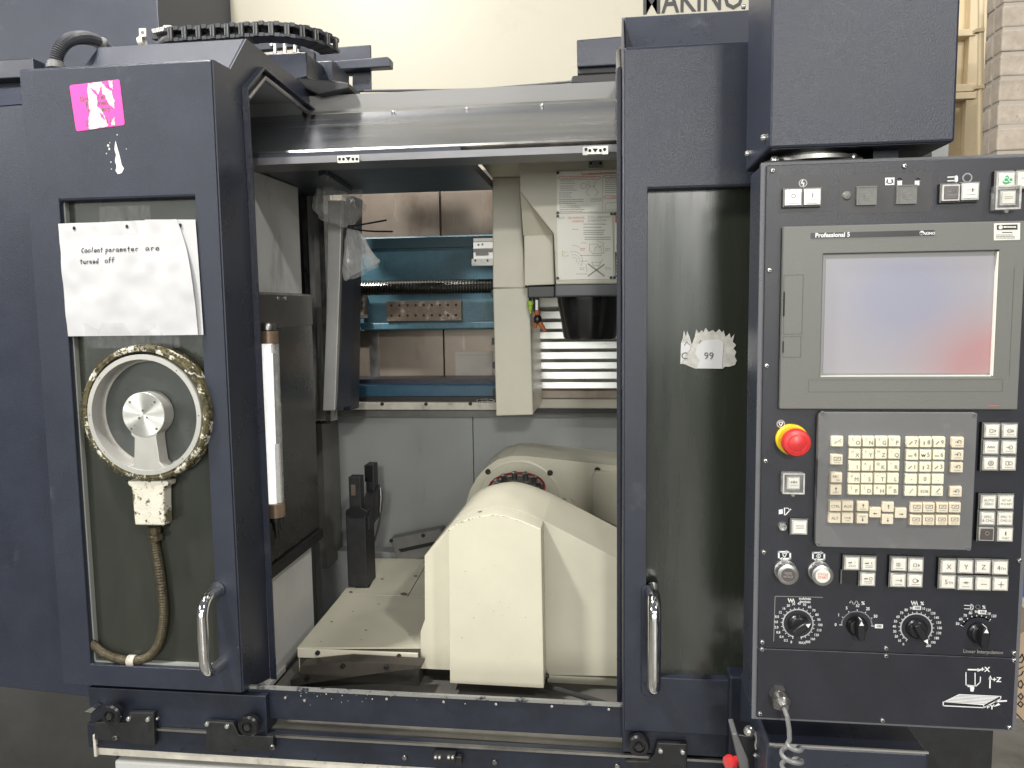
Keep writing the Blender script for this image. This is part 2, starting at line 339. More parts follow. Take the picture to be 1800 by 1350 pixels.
# cream steel door beside the pier
Yd = 2.38
t = thing('steel_door', 'faded cream steel door with flat rails beside the block wall', 'door', P(1700, 280, Yd))
b = B(); b.rect(1560, -60, 1722, 330, Yd, 0.05); part('door_leaf', b, 'doorcream', t)
b = B(); b.rect(1709, -60, 1722, 330, Yd-0.05, 0.05); part('door_frame', b, 'doorcream', t, bevel=0.003)
for y0, y1 in ((56, 62), (152, 160), (166, 173)):
    b = B(); b.rect(1600, y0, 1716, y1, Yd-0.06, 0.059); part('rail', b, 'doorcream', t, bevel=0.003)
b = B(); b.tube([P(1725, -60, 1.9), P(1722, 330, 1.9)], 0.011, 10)
for y in (50, 150): b.rect(1716, y, 1731, y+5, 1.885, 0.03)
solo('conduit', b, 'doorcream', 'thin painted conduit pipe running up beside the steel door', 'pipe')
# cream machine column cover behind everything, with the maker's name
Yc = 1.45
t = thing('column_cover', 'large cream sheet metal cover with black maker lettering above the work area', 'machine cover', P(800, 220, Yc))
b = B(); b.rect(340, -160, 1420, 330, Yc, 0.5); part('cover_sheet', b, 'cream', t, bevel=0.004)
b = B(); a = P(1130, 21, Yc-0.002); e = P(1306, 13, Yc-0.002); wd = e.x-a.x
tv = textmesh('MAKINO', 0.012)[0]; tx = [v[0] for v in tv]; tz = [v[1] for v in tv]; cap = 0.088
k_ = cap/(max(tz)-min(tz)); b.text('MAKINO', k_, (a.x+wd/2, Yc-0.002, a.z-min(tz)*k_-0.010), bold=0.012, sx=wd/(max(tx)-min(tx))/k_)
part('lettering', b, mat('black_lettering', (.02, .02, .02), .5), t, recalc=False)
b = B(); b.rect(322, -160, 339, 45, Yc-0.1, 0.15); solo('corner_strip', b, 'whitepaint', 'narrow white vertical trim strip left of the cream cover', 'trim strip')
b = B(); b.rect(270, -160, 324, 60, 1.9, 0.1)
solo('wooden_post', b, mat('grey_wood', (0.36, 0.31, 0.27), 0.8, bump=(60, 0.4), var=(14, 0.25), stretch=(6, 6, 0.4)), 'weathered brown post showing between the dark cabinet and the cream cover', 'post')
# dark magazine cabinet top left
b = B(); b.rect(-120, -160, 285, 150, 0.95, 0.6)
t = thing('tool_magazine_cabinet', 'tall dark navy cabinet rising behind the left door', 'cabinet', P(100, 150, 0.95))
part('cabinet_body', b, 'navy', t, bevel=0.004)
b = B(); b.rect(-120, 112, 60, 135, 0.90, 0.05); part('ledge', b, 'navy_smooth', t, bevel=0.003)

# ================================================================ MACHINE ENCLOSURE
XL, XR = -0.76, 0.026
E_ = thing('machine_enclosure', 'navy machining centre enclosure framing the open work area', 'machine', (-0.35, 0.2, 0.0))
# angled left end panel
za = P(115, 1203, 0.03).z-0.02
q0 = P(152, 1241, 0.03); q1 = PZ(0, 1216, q0.z); dq = (Vector(q1)-q0); q2 = q0+dq*2.2; q0 = q0-dq*0.4
zt_ = P(33, 172, 0.03).z
b = B(); pl = [(q0.x, q0.y+0.04), (q2.x, q2.y), (q2.x, q2.y+0.5), (q0.x, q0.y+0.5)]
b.prism([(x, y, q0.z) for x, y in pl], (0, 0, zt_-q0.z)); part('end_panel', b, 'navy', E_, bevel=0.004)
b = B(); zz = P(33, 135, 0.1).z
b.add([(q0.x, q0.y+0.04, zt_), (q2.x, q2.y, zt_), (q2.x, q2.y+0.09, zz), (q0.x, q0.y+0.13, zz), (q0.x, q0.y+0.5, zt_), (q2.x, q2.y+0.5, zt_), (q2.x, q2.y+0.5, zz), (q0.x, q0.y+0.5, zz)],
      [(0, 1, 2, 3), (4, 5, 6, 7), (1, 5, 6, 2), (0, 3, 7, 4), (2, 6, 7, 3)]); part('end_panel_top', b, 'navy_smooth', E_)
# sill below the opening
zs = P(780, 1221, 0.03).z
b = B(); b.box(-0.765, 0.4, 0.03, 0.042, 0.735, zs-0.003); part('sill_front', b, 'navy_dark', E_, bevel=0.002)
b = B(); b.box(-0.765, 0.4, 0.026, 0.034, zs-0.006, zs); part('sill_lip', b, mat('worn_edge', (0.30, 0.30, 0.29), 0.35, 0.4, bump=(200, 0.3), stain=[((0.03, 0.035, 0.05), 30, 0.55, 0.62)]), E_)
for x, y in ((502, 1226), (536, 1231), (680, 1228), (780, 1233), (872, 1237), (970, 1241), (1070, 1246), (748, 1302), (795, 1308), (830, 1308)):
    screw_at(P(x, y, 0.029), 0.0035, E_, slot=False)
chips = B()
for k in range(26):
    p = P(475+abs(random.gauss(0, 120)), 0, 0.0285); z = zs-abs(random.gauss(0.01, 0.012))-0.004; r = random.uniform(0.0006, 0.0016)
    chips.face([(p.x+math.cos(a)*r*random.uniform(.5, 1.3), 0.0285, z+math.sin(a)*r*random.uniform(.5, 1.5)) for a in (0, 1.2, 2.4, 3.6, 4.9)])
part('paint_chips', chips, 'railwhite', E_, kind='stuff', recalc=False)
# lower guide rail
zr = P(760, 1306, 0.012).z
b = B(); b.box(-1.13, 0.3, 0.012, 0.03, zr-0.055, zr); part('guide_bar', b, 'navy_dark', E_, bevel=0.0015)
b = B(); b.box(-1.09, 0.3, 0.004, 0.011, zr-0.003, zr+0.002); part('guide_edge', b, 'steel_dull', E_)
b = B(); b.box(-1.113, 0.3, 0.014, 0.05, zr-0.072, zr-0.0555); b.box(-1.1135, -1.107, 0.005, 0.0139, zr-0.072, zr-0.022); part('guide_rail', b, 'railwhite', E_, bevel=0.0015)
for x, y in ((203, 1293), (478, 1313), (712, 1330), (870, 1338), (1085, 1345)): bolt_at(P(x, y, 0.0115), 0.0055, E_, 'steel_dull')
for x, y in ((172, 1309), (320, 1317), (476, 1329), (553, 1334), (640, 1340)):
    h = B(); h.disc(P(x, y+1, 0.0035), 0.0028, 10); part('hole', h, 'hole', E_, recalc=False)
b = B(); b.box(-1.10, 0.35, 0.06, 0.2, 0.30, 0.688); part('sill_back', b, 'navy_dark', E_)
b = B(); a = P(206, 1333, 0.03); b.box(a.x, 0.35, 0.02, 0.058, 0.30, a.z); part('base_panel', b, 'whitepaint', E_, bevel=0.004)
b = B(); b.box(-3.2, -1.13, 0.62, 1.9, 0.0, q0.z+0.05); part('base_skirt', b, mat('dark_base_paint', (0.048, 0.048, 0.046), 0.5, bump=(120, .3), var=(3, .3)), E_)
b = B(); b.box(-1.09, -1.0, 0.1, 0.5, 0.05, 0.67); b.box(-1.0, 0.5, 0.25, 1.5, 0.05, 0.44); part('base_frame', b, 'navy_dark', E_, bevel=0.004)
latch = B(); latch.rect(762, 1325, 800, 1342, -0.01, 0.022); latch.cm = 1
for x in (766, 773, 789, 796): latch.lathe(P(x, 1330, -0.01), FY, [(0.0035, 0), (0.003, 0.005), (0.0001, 0.006)], 10)
part('latch', latch, ['black_matt', 'screw'], E_)
b = B(); b.rect(797, 1330, 812, 1346, -0.004, 0.014); part('latch_stop', b, 'black_matt', E_, bevel=0.002)
# header: rail, apron, top band   (profile in Y,z measured at the middle of the beam)
Hd = thing('header_beam', 'stainless steel header beam across the top of the opening', 'beam', (-0.35, 0.3, 1.92))
def HZ(y, Y, x=800): return P(x, y, Y).z
prof = [(0.50, HZ(156.5, .50)), (0.50, HZ(185, .50)), (0.492, HZ(188, .492)), (0.47, HZ(190.5, .47)), (0.205, HZ(254.5, .205)), (0.19, HZ(253, .19)), (0.188, HZ(257, .188)),
        (0.20, HZ(265, .20)), (0.172, HZ(264.5, .172)), (0.170, HZ(277, .170)), (0.26, HZ(277, .170)), (0.55, HZ(156.5, .50)-0.03), (0.55, HZ(156.5, .50))]
def extr(bd, pr, xa, xb, ds):
    n = len(pr); bd.add([(xa, y, z) for y, z in pr]+[(xb, y, z) for y, z in pr], [])
    k = len(bd.v)-2*n
    for i in ds:
        j = (i+1) % n; bd.f.append((k+i, k+j, k+n+j, k+n+i)); bd.mi.append(bd.cm); bd.sm.append(False)
b = B(); extr(b, prof, -1.15, 0.5, [0, 11, 12, 10]); part('top_band', b, mat('satin_band', (0.185, 0.183, 0.18), 0.5, 0.5, bump=(60, .05), var=(5, .06), stretch=(.4, 4, 4)), Hd)
b = B(); extr(b, prof, -1.15, 0.5, [1, 2]); part('groove', b, 'darkgrey', Hd)
b = B(); extr(b, prof, -1.15, 0.5, [3, 4]); part('apron', b, 'steel', Hd)
b = B(); extr(b, prof, -1.15, 0.5, [5, 6, 7]); part('lip', b, 'steel_dull', Hd)
b = B(); extr(b, prof, -1.15, 0.5, [8, 9]); part('door_rail', b, mat('satin_rail', (0.20, 0.20, 0.21), 0.40, 0.7, var=(6, .2), stretch=(.7, 3, 3)), Hd)
zap = lambda Y: prof[3][1]+(prof[4][1]-prof[3][1])*(Y-0.47)/(0.205-0.47)
for x, y in ((692, 203), (821, 198), (953, 192), (1087, 187)):
    p = P(x, y, 0.455); p.z = zap(0.455)+0.001
    s_ = screw_at((p.x, p.y, p.z), 0.006, Hd, 'bolt', 'screw', ax=Vector((0, -0.2, 1)).normalized() if False else Vector((0, -0.55, 0.83)).normalized(), h=0.005, slot=False)
# alignment plates with arrow marks
def arrow_plate(x0, y0, x1, y1, Y, marks, lab):
    b = B(); b.rect(x0, y0, x1, y1, Y, 0.004); b.cm = 1; cx = (x0+x1)/2; cy = (y0+y1)/2; h = (y1-y0)*0.32
    for k, mk in marks:
        x = x0+(x1-x0)*k
        if mk == 'o': b.disc(P(x, cy, Y-0.0006), 0.0033, 10)
        else:
            s = 1 if mk == 'v' else -1; b.face([P(x-5, cy-h*s, Y-0.0006), P(x+5, cy-h*s, Y-0.0006), P(x, cy+h*s, Y-0.0006)])
    return part('alignment_plate', b, ['label', 'hole'], Hd, label=lab)
arrow_plate(593, 274, 631, 285, 0.163, [(.1, 'o'), (.28, 'o'), (.5, 'v'), (.72, 'o'), (.9, 'o')], 'small white plate with a black arrow pointing down')
arrow_plate(1033, 259, 1059, 270, 0.160, [(.14, 'o'), (.5, 'v'), (.86, 'o')], 'upper white arrow plate')
b = B(); b.rect(1024, 258, 1069, 271, 0.1645, 0.004); b.cm = 1
for x in (1030, 1063): b.disc(P(x, 262.5, 0.1635), 0.0033, 10)
part('plate_bracket', b, ['steel_dull', 'hole'], Hd)
# ceiling of work area, back of header
ce = 1.922
b = B(); xce = P(866, 305, 0.62).x-0.003; b.box(-0.86, xce, 0.18, 0.66, ce, ce+0.02); part('ceiling_panel', b, 'navy', E_)
zc1 = P(700, 331, 0.72).z; b = B(); b.box(-0.86, 0.6, 0.921, 0.97, P(700, 331, 0.92).z, ce+0.10)
part('ceiling_crossbar', b, 'darkgrey', E_)
b = B(); b.prism([PZ(560, 310, ce-0.012), PZ(572, 306, ce-0.012), PZ(618, 336, ce-0.012), PZ(612, 342, ce-0.012)], (0, 0, 0.011)); part('ceiling_strip', b, 'navy_smooth', E_)
# left inner wall: upper grey sheet, dark coolant box, lower sheet
W_ = -0.80
def wz(x, y): return PX(x, y, W_).z
zb0, zb1 = wz(525, 517), wz(550, 932)
b = B(); b.box(W_-0.03, W_, 0.10, 0.50, zb0-0.05, ce-0.002); part('side_sheet', b, 'lightgrey', E_, bevel=0.002)
yb = PX(555, 700, W_+0.012).y
b = B(); b.box(W_-0.2, W_+0.012, 0.11, yb, zb1, zb0); part('coolant_box', b, mat('dark_oily_steel', (0.15, 0.145, 0.14), 0.27, 0.85, bump=(30, .1), var=(5, .3)), E_, bevel=0.008)
b = B(); b.box(W_-0.2, W_+0.0135, 0.11, yb+0.001, zb0-0.085, zb0+0.001); part('coolant_box_top', b, mat('oily_brown_steel', (0.16, 0.15, 0.14), 0.33, 0.7, bump=(40, 0.2), var=(8, 0.2)), E_, bevel=0.006)
b = B(); b.box(W_-0.2, W_+0.018, 0.11, yb+0.004, zb1-0.03, zb1); part('coolant_box_foot', b, 'black_matt', E_, bevel=0.003)
for x, y in ((488, 524), (501, 524)): screw_at(PX(x, y, W_+0.0145), 0.005, E_, ax=RX, slot=False)
b = B(); b.box(W_-0.03, W_-0.006, 0.06, 0.51, zs-0.1, zb1-0.031); part('lower_side_sheet', b, 'lightgrey', E_, bevel=0.002)
b = B(); b.box(W_-0.0055, W_+0.001, 0.06, 0.30, zs-0.1, PX(510, 1160, W_).z); part('lower_side_flange', b, 'lightgrey', E_, bevel=0.002)
# back wall of the work area
YB = 1.02
zw = P(700, 738, YB).z
b = B(); xa = P(833, 850, YB).x
b.box(-1.0, xa-0.001, YB, YB+0.03, 0.3, zw+0.06); part('back_sheet', b, 'grey', E_, bevel=0.0015)
b = B(); b.box(xa+0.001, 0.9, YB, YB+0.03, 0.3, zw+0.06); part('back_sheet', b, 'grey', E_, bevel=0.0015)
b = B(); b.rect(553, 720, 575, 1000, 0.86, 0.15); part('corner_post', b, 'darkgrey', E_)
b = B(); b.rect(563, 968, 760, 1080, YB-0.06, 0.058); part('back_skirt', b, 'grey', E_, bevel=0.002)
bolt_at(P(584, 968, YB-0.061), 0.009, E_)
b = B(); b.prism([P(685, 948, 0.93), P(775, 930, 0.93), P(790, 970, 0.93), P(700, 990, 0.93)], (0, 0.05, 0)); part('back_ramp', b, 'darkgrey', E_, bevel=0.003)
b = B(); b.prism([P(700, 966, 0.925), P(765, 952, 0.925), P(765, 958, 0.925), P(705, 971, 0.925)], (0, 0.004, 0)); part('ramp_seal', b, 'hole', E_)
for x, y in ((688, 950), (744, 941)): bolt_at(P(x, y, 0.929), 0.006, E_)
b = B(); b.box(0.62, 0.65, 0.15, 1.05, 0.3, ce-0.002); part('side_sheet', b, 'grey', E_)
b = B(); b.box(-0.80, 0.62, 0.06, 1.05, 0.46, 0.5); part('chip_pan', b, 'darkgrey', E_)
# chip chute slopes just behind the sill
b = B(); b.prism([(-0.79, 0.0425, 0.712), (0.6, 0.0425, 0.700), (0.6, 1.0, 0.705), (-0.79, 1.0, 0.718)], (0, 0, -0.02))
part('chip_chute', b, mat('worn_chute', (0.17, 0.163, 0.15), 0.42, 0.3, bump=(90, .3), var=(7, .3)), E_)

# ================================================================ SLIDING DOORS
def door_profile(z0, zf, zl, zh, ledge=0.072, th=0.02):
    return [(0.0, z0), (0.0, zf), (ledge, zl), (0.151, zh), (0.545, zh-0.008)]
def rounded(x0, x1, z0, z1, r, n=6):
    pts = []
    for cx, cz, a in ((x1-r, z1-r, 0), (x0+r, z1-r, 90), (x0+r, z0+r, 180), (x1-r, z0+r, 270)):
        for i in range(n+1):
            t_ = math.radians(a+90*i/n); pts.append((cx+r*math.cos(t_), cz+r*math.sin(t_)))
    return pts
Z0, ZF = 0.806, 2.090
# ---- left
D1 = thing('sliding_door', 'left sliding door, partly open, with a taped paper note over its window', 'machine door', (-0.96, 0.06, Z0), 'sliding doors of the machining centre')
wx0, wx1, wz0, wz1 = -1.102, -0.811, 0.853, 1.828
b = B()
X0, X1 = -1.170, XL-0.0032
b.box(X0, wx0, 0, 0.045, Z0, ZF); b.box(wx1, X1, 0, 0.045, Z0, ZF); b.box(wx0, wx1, 0, 0.045, wz1, ZF); b.box(wx0, wx1, 0, 0.045, Z0, wz0)
bm = bmesh.new()
def ring_face(X0, X1, Z0, ZF, wx0, wx1, wz0, wz1, depth):                # one sheet with a window opening
    b = B(); o_ = [(X0, Z0), (X1, Z0), (X1, ZF), (X0, ZF)]; i_ = [(wx0, wz0), (wx1, wz0), (wx1, wz1), (wx0, wz1)]
    vs = [(x, 0, z) for x, z in o_]+[(x, 0, z) for x, z in i_]+[(x, depth, z) for x, z in i_]+[(x, depth, z) for x, z in o_]
    fs = [(k, (k+1) % 4, 4+(k+1) % 4, 4+k) for k in range(4)]+[(4+k, 4+(k+1) % 4, 8+(k+1) % 4, 8+k) for k in range(4)]
    fs += [(8+k, 8+(k+1) % 4, 12+(k+1) % 4, 12+k) for k in range(4)]+[(12+k, 12+(k+1) % 4, (k+1) % 4, k) for k in range(4)]
    return b.add(vs, fs)
part('door_face', ring_face(X0, X1, Z0, ZF, wx0, wx1, wz0, wz1, 0.04), 'navy', D1, bevel=0.004)
b = B(); b.rect(104, 355, 0, 0, 0, 0) if False else None
b = B(); b.box(wx0, wx1, 0.024, 0.030, wz0, wz1); part('window_pane', b, 'pane_l', D1)
b = B()
for xa_, xb_ in ((wx0, wx0+0.003), (wx1-0.003, wx1)): b.box(xa_, xb_, 0.012, 0.0238, wz0, wz1)
b.box(wx0+0.003, wx1-0.003, 0.012, 0.0238, wz0, wz0+0.004); part('window_gasket', b, mat('grey_gasket', (0.30, 0.31, 0.29), 0.4), D1)
def hood(D, xa, xb, zf, zl, zh, side_at, nm):
    pr = [(0.0405, zf-0.001), (0.072, zl), (0.151, zh), (0.545, zh-0.010), (0.545, zh-0.03), (0.165, zh-0.022), (0.10, zl-0.05), (0.0405, zl-0.05)]
    b = B(); b.prism([(xa, y, z) for y, z in pr], (xb-xa, 0, 0)); return part('hood', b, nm, D, bevel=0.003)
hood(D1, -1.10, XL-0.0035, ZF, 2.091, 2.176, 1, 'navy')
# side plate (right edge of the door) with its bent flange
sp = [(0.002, Z0+0.002), (0.002, ZF-0.002), (0.072, 2.0905), (0.151, 2.1755), (0.545, 2.1655), (0.56, 2.113), (0.205, 2.131), (0.119, 2.064), (0.127, 1.85), (0.127, Z0-0.03)]
b = B(); b.prism([(XL-0.003, y, z) for y, z in sp], (0.003, 0, 0)); part('edge_plate', b, 'navy_smooth', D1)
fl = [(0.127, Z0-0.03), (0.123, 1.85), (0.116, 2.066), (0.203, 2.133), (0.56, 2.114)]
b = B()
for k, (dy, dz) in ((0, (0, 0)),):
    for i in range(len(fl)-1):
        (y0, z0), (y1, z1) = fl[i], fl[i+1]
        b.add([(XL+0.0005, y0, z0), (XL+0.0005, y1, z1), (XL+0.014, y1, z1), (XL+0.014, y0, z0), (XL+0.0005, y0+0.004, z0-0.004), (XL+0.0005, y1+0.004, z1-0.004), (XL+0.014, y1+0.004, z1-0.004), (XL+0.014, y0+0.004, z0-0.004)],
              [(0, 1, 2, 3), (4, 5, 6, 7), (0, 1, 5, 4), (3, 2, 6, 7), (0, 3, 7, 4), (1, 2, 6, 5)])
part('edge_seal', b, 'navy_smooth', D1)
b = B(); b.tube([(XL+0.004, y+0.018, z-0.018) for y, z in fl[2:]], 0.006, 8); part('seal_track', b, 'steel_dull', D1)
b = B(); b.box(XL-0.04, XL-0.004, 0.09, 0.127, Z0-0.02, 2.05); part('edge_return', b, 'navy_smooth', D1)
b = B(); b.box(X0+0.002, X0+0.02, 0.0405, 0.12, Z0, ZF-0.01); part('rear_return', b, 'navy', D1)
b = B(); b.box(X0+0.03, XL-0.012, 0.475, 0.479, 1.99, 2.135); b.box(X0+0.03, XL-0.012, 0.134, 0.474, 2.128, 2.132); part('hood_liner', b, mat('grey_liner', (0.42, 0.42, 0.41), 0.35, 0.3, bump=(100, .1), var=(5, .1)), D1)
# handle
def handle(D, x, yt, yb, px, r, out):
    p0 = P(px, yt, 0); p1 = P(px, yb, 0); rr = 0.035; pts = [p0.copy()]
    pts.append(Vector((p0.x, -out+rr, p0.z)))
    for i in range(1, 8):
        a = math.pi/2*i/7; pts.append(Vector((p0.x, -out+rr-rr*math.sin(a), p0.z-rr+rr*math.cos(a))))
    for i in range(0, 8):
        a = math.pi/2*i/7; pts.append(Vector((p0.x, -out+rr-rr*math.cos(a), p1.z+rr-rr*math.sin(a))))
    pts.append(Vector((p0.x, 0, p1.z)))
    b = B(); b.tube(pts, r, 16); h = part('handle', b, 'chrome', D)
    return p0, p1
handle(D1, 0, 1036, 1164, 384, 0.0115, 0.068)
b = B(); a = P(383, 1036, 0); c = P(384, 1164, 0)
b.lathe((a.x, 0, a.z), FY, [(0.017, 0), (0.016, 0.003), (0.012, 0.004)], 20); part('handle_rose', b, 'navy_smooth', D1)
# paint chip
b = B()
pts = [(203, 247), (207, 262), (211, 276), (214, 290), (218, 296), (214, 304), (207, 306), (203, 300), (205, 292), (202, 283), (204, 272), (201, 262)]
b.face([P(x, y, -0.0006) for x, y in pts])
for x, y, r in ((190, 256, 2.2), (192, 262, 1.6), (187, 270, 1.2), (195, 285, 1), (206, 237, 1.2), (193, 251, 1), (222, 262, .8), (196, 297, .8)):
    b.face([P(x+r*math.cos(a)*random.uniform(.6, 1.2), y+1.4*r*math.sin(a)*random.uniform(.6, 1.2), -0.0006) for a in (0, 1, 2.1, 3.2, 4.2, 5.3)])
part('paint_chip', b, mat('bare_filler', (0.70, 0.70, 0.64), 0.8, bump=(200, 0.5), var=(90, 0.15)), D1, recalc=False)
# carriage under the left door
b = B(); b.rect(155, 1208, 470, 1290, 0.0125, 0.05); part('carriage_plate', b, 'navy_dark', D1, bevel=0.002)
for x, y in ((197, 1256), (438, 1275)):
    p = P(x, y, -0.016); b = B(); b.lathe(p, FY, [(0.0001, -0.010), (0.0205, -0.010), (0.0225, -0.006), (0.0225, 0.004), (0.019, 0.008), (0.012, 0.008), (0.011, 0.004), (0.0001, 0.004)], 28)
    b.cm = 1; b.lathe(p+Vector((0, -0.004, 0)), FY, [(0.007, 0), (0.007, 0.008), (0.0001, 0.008)], 6, sm=False)
    part('roller', b, ['black', 'rubber'], D1)
for pxs, lab in (([(166, 1270), (224, 1270), (226, 1253), (270, 1253), (272, 1312), (228, 1308), (226, 1306), (166, 1300)], None),
                 ([(362, 1268), (410, 1271), (420, 1292), (480, 1295), (480, 1321), (412, 1318), (410, 1324), (362, 1322)], None)):
    b = B(); b.poly(pxs, -0.004, 0.012); part('roller_bracket', b, 'black_matt', D1, bevel=0.002)
for x, y in ((227, 1263), (261, 1264), (365, 1272), (400, 1276), (278, 1262)): screw_at(P(x, y, -0.0045), 0.0055 if x != 278 else 0.003, D1, slot=False, h=0.005)
for x, y in ((203, 1296), (479, 1313)): screw_at(P(x, y, -0.0045), 0.006, D1, m='steel_dull', h=0.004)
b = B(); b.prism([P(148, 1251, -0.01), P(162, 1243, -0.01), P(168, 1246, -0.01), P(160, 1253, -0.01)], (0, 0.02, 0)); part('bent_tab', b, 'steel_bright', D1)
# ---- right
D2 = thing('sliding_door', 'right sliding door beside the control panel with a torn white label on its window', 'machine door', (0.25, 0.06, Z0), 'sliding doors of the machining centre')
X0, X1 = 0.026, 0.437; ZR = 2.069; Z2 = 0.767
wx0, wx1, wz0, wz1 = 0.0715, 0.2505, 0.881, 1.814
wx1 = 0.285
part('door_face', ring_face(X0+0.0032, X1, Z2, ZR, wx0, wx1, wz0, wz1, 0.04), 'navy', D2, bevel=0.004)
b = B(); b.box(wx0, wx1, 0.020, 0.026, wz0, wz1); part('window_pane', b, 'pane_r', D2)
zh = PZ(1095, 30, 2.15).z
hp = PX(1095.0, 30, X0); 
hz = P(1095, 30, 0.10).z
b = B(); pr = [(0.0405, ZR-0.001), (0.10, hz), (0.545, hz-0.005), (0.545, hz-0.03), (0.115, hz-0.022), (0.0405, ZR-0.045)]
b.prism([(X0+0.0035, y, z) for y, z in pr], (X1-X0-0.0035, 0, 0)); part('hood', b, 'navy_smooth', D2, bevel=0.003)
b = B(); pr = [(0.002, Z2), (0.002, ZR-0.002), (0.10, hz-0.001), (0.545, hz-0.006), (0.56, 2.113), (0.205, 2.131), (0.119, 2.064), (0.127, Z2)]
b.prism([(X0, y, z) for y, z in pr], (0.003, 0, 0)); part('edge_plate', b, 'navy_smooth', D2)
b = B(); b.box(X0-0.010, X0-0.0005, 0.095, 0.127, Z2, 2.06); part('edge_seal', b, 'navy_smooth', D2, bevel=0.002)
b = B(); b.tube([(X0-0.004, 0.119, 2.064), (X0-0.004, 0.205, 2.125), (X0-0.004, 0.56, 2.108)], 0.006, 8); part('seal_track', b, 'steel_dull', D2)
pl = [(x, z) for x, z in rounded(P(1127, 1100, 0).x, P(1149, 1100, 0).x, P(1138, 1222, 0).z, P(1138, 1028, 0).z, 0.011)]
b = B(); b.prism([(x, -0.006, z) for x, z in pl], (0, 0.0058, 0)); part('handle_plate', b, 'navy_smooth', D2, bevel=0.002)
handle(D2, 0, 1034, 1192, 1147, 0.0125, 0.070)
b = B(); b.rect(1094, 1262, 1330, 1335, 0.0115, 0.04); part('carriage_plate', b, 'navy_dark', D2, bevel=0.002)
p = P(1123, 1309, -0.016); b = B(); b.lathe(p, FY, [(0.0001, -0.010), (0.0195, -0.010), (0.0215, -0.006), (0.0215, 0.004), (0.018, 0.008), (0.012, 0.008), (0.011, 0.004), (0.0001, 0.004)], 28)
b.cm = 1; b.lathe(p+Vector((0, -0.004, 0)), FY, [(0.007, 0), (0.007, 0.008), (0.0001, 0.008)], 6, sm=False); part('roller', b, ['black', 'rubber'], D2)
b = B(); b.poly([(1156, 1306), (1208, 1308), (1208, 1352), (1110, 1352), (1100, 1338), (1140, 1338), (1150, 1326)], -0.004, 0.012); part('roller_bracket', b, 'black_matt', D2, bevel=0.002)
for x, y in ((1161, 1319), (1200, 1321)): screw_at(P(x, y, -0.0045), 0.0055, D2, slot=False, h=0.005)

# ---- spin window on the left pane
YW = -0.016
c = P(253.5, 727, YW); pxm = (P(300, 727, YW).x-P(200, 727, YW).x)/100
S_ = thing('spin_window', 'round clear view window with a turned aluminium rim and mouldy outer ring', 'spin window', (c.x, 0.01, c.z))
R = 113*pxm
b = B(); b.lathe((c.x, YW, c.z), FY, [(R*0.90, -0.036), (R, -0.036), (R, -0.008), (R*0.985, -0.002), (R*0.95, 0.001), (R*0.905, 0.0), (R*0.895, -0.03)], 72, caps=False)
part('outer_ring', b, 'mould', S_)
b = B(); b.lathe((c.x, YW+0.004, c.z), FY, [(R*0.9, -0.004), (R*0.905, -0.0035), (R*0.88, -0.0035)], 64, caps=False); part('gap_seal', b, 'hole', S_)
c2 = P(253, 730, YW-0.001); r1 = 100*pxm; r2 = 91.5*pxm
b = B(); b.lathe(c2, FY, [(r1, -0.03), (r1, 0.0), (r1-0.0006, 0.001), (r2+0.0005, 0.001), (r2, 0.0), (r2*0.99, -0.036)], 72, caps=False); part('rim', b, 'alu', S_)
b = B(); b.lathe(c2+Vector((0, 0.036, 0)), FY, [(r2*1.02, -0.004), (r2*1.02, 0.0), (r2*0.955, 0.0005), (r2*0.955, -0.004)], 60, caps=False); part('rear_step', b, 'alu', S_)
b = B(); b.lathe(c2+Vector((0, 0.0368, 0)), FY, [(r2*1.05, -0.004), (r2*1.05, 0.0), (0.0001, 0.0)], 48); part('rear_plate', b, mat('dark_disc', (0.06, 0.065, 0.062), 0.3, bump=(150, 0.1), var=(10, 0.2)), S_)
hc = P(252, 729, YW-0.0015); hr = 37*pxm
turn = mat('turned_face', (0.80, 0.79, 0.75), 0.36, 1.0, var=(20, 0.05))
_b = turn.node_tree.nodes["Principled BSDF"]; _b.inputs["Anisotropic"].default_value = 0.92
_tg = turn.node_tree.nodes.new("ShaderNodeTangent"); _tg.direction_type = 'RADIAL'; _tg.axis = 'Y'; turn.node_tree.links.new(_tg.outputs[0], _b.inputs["Tangent"])
b = B(); b.lathe(hc, FY, [(hr, -0.034), (hr, -0.0008), (hr-0.0008, 0.0)], 56, caps=False); part('hub', b, 'alu', S_)
b = B(); b.lathe(hc, FY, [(hr-0.0006, -0.0004), (hr-0.0008, 0.0002), (0.002, 0.0002), (0.0001, 0.0001)], 56, caps=False); part('hub_face', b, turn, S_)
pts = [(236.5, 757), (228, 752), (231, 765), (236.5, 770), (236, 800), (235, 815), (228, 819), (219, 819), (222, 824), (253, 829.5), (292, 822), (286, 818.5), (284, 816), (280.5, 812), (277, 790), (274, 768), (276, 760), (283, 752), (272, 757)]
b = B(); b.poly(pts, YW-0.0008, 0.033); part('spoke', b, 'alu', S_, bevel=0.0012)
b = B()
for x, y, r in ((228, 707, 2), (271.5, 707, 2.2), (250.5, 722, 2.2), (244.5, 735, 2.4), (258, 734, 1.8), (231, 754, 2.2), (275, 754, 2.2), (267, 712, 1), (236.5, 748, 1)): b.disc(P(x, y, YW-0.0022), r*pxm, 10)
for a in (-50, 0+90, 40, -90, -130, 138): b.disc(c2+Vector((math.sin(math.radians(a))*(r1+r2)/2, -0.0016, math.cos(math.radians(a))*(r1+r2)/2)), 0.0013, 8)
part('screw_holes', b, 'darkgrey', S_, recalc=False)
b = B(); b.poly([(222, 846), (297, 846), (296, 854), (288, 857), (288, 888), (290, 924), (237, 923), (234, 890), (231, 858), (226, 854)], YW+0.004, 0.03); part('junction_box', b, 'mould2', S_, bevel=0.003)
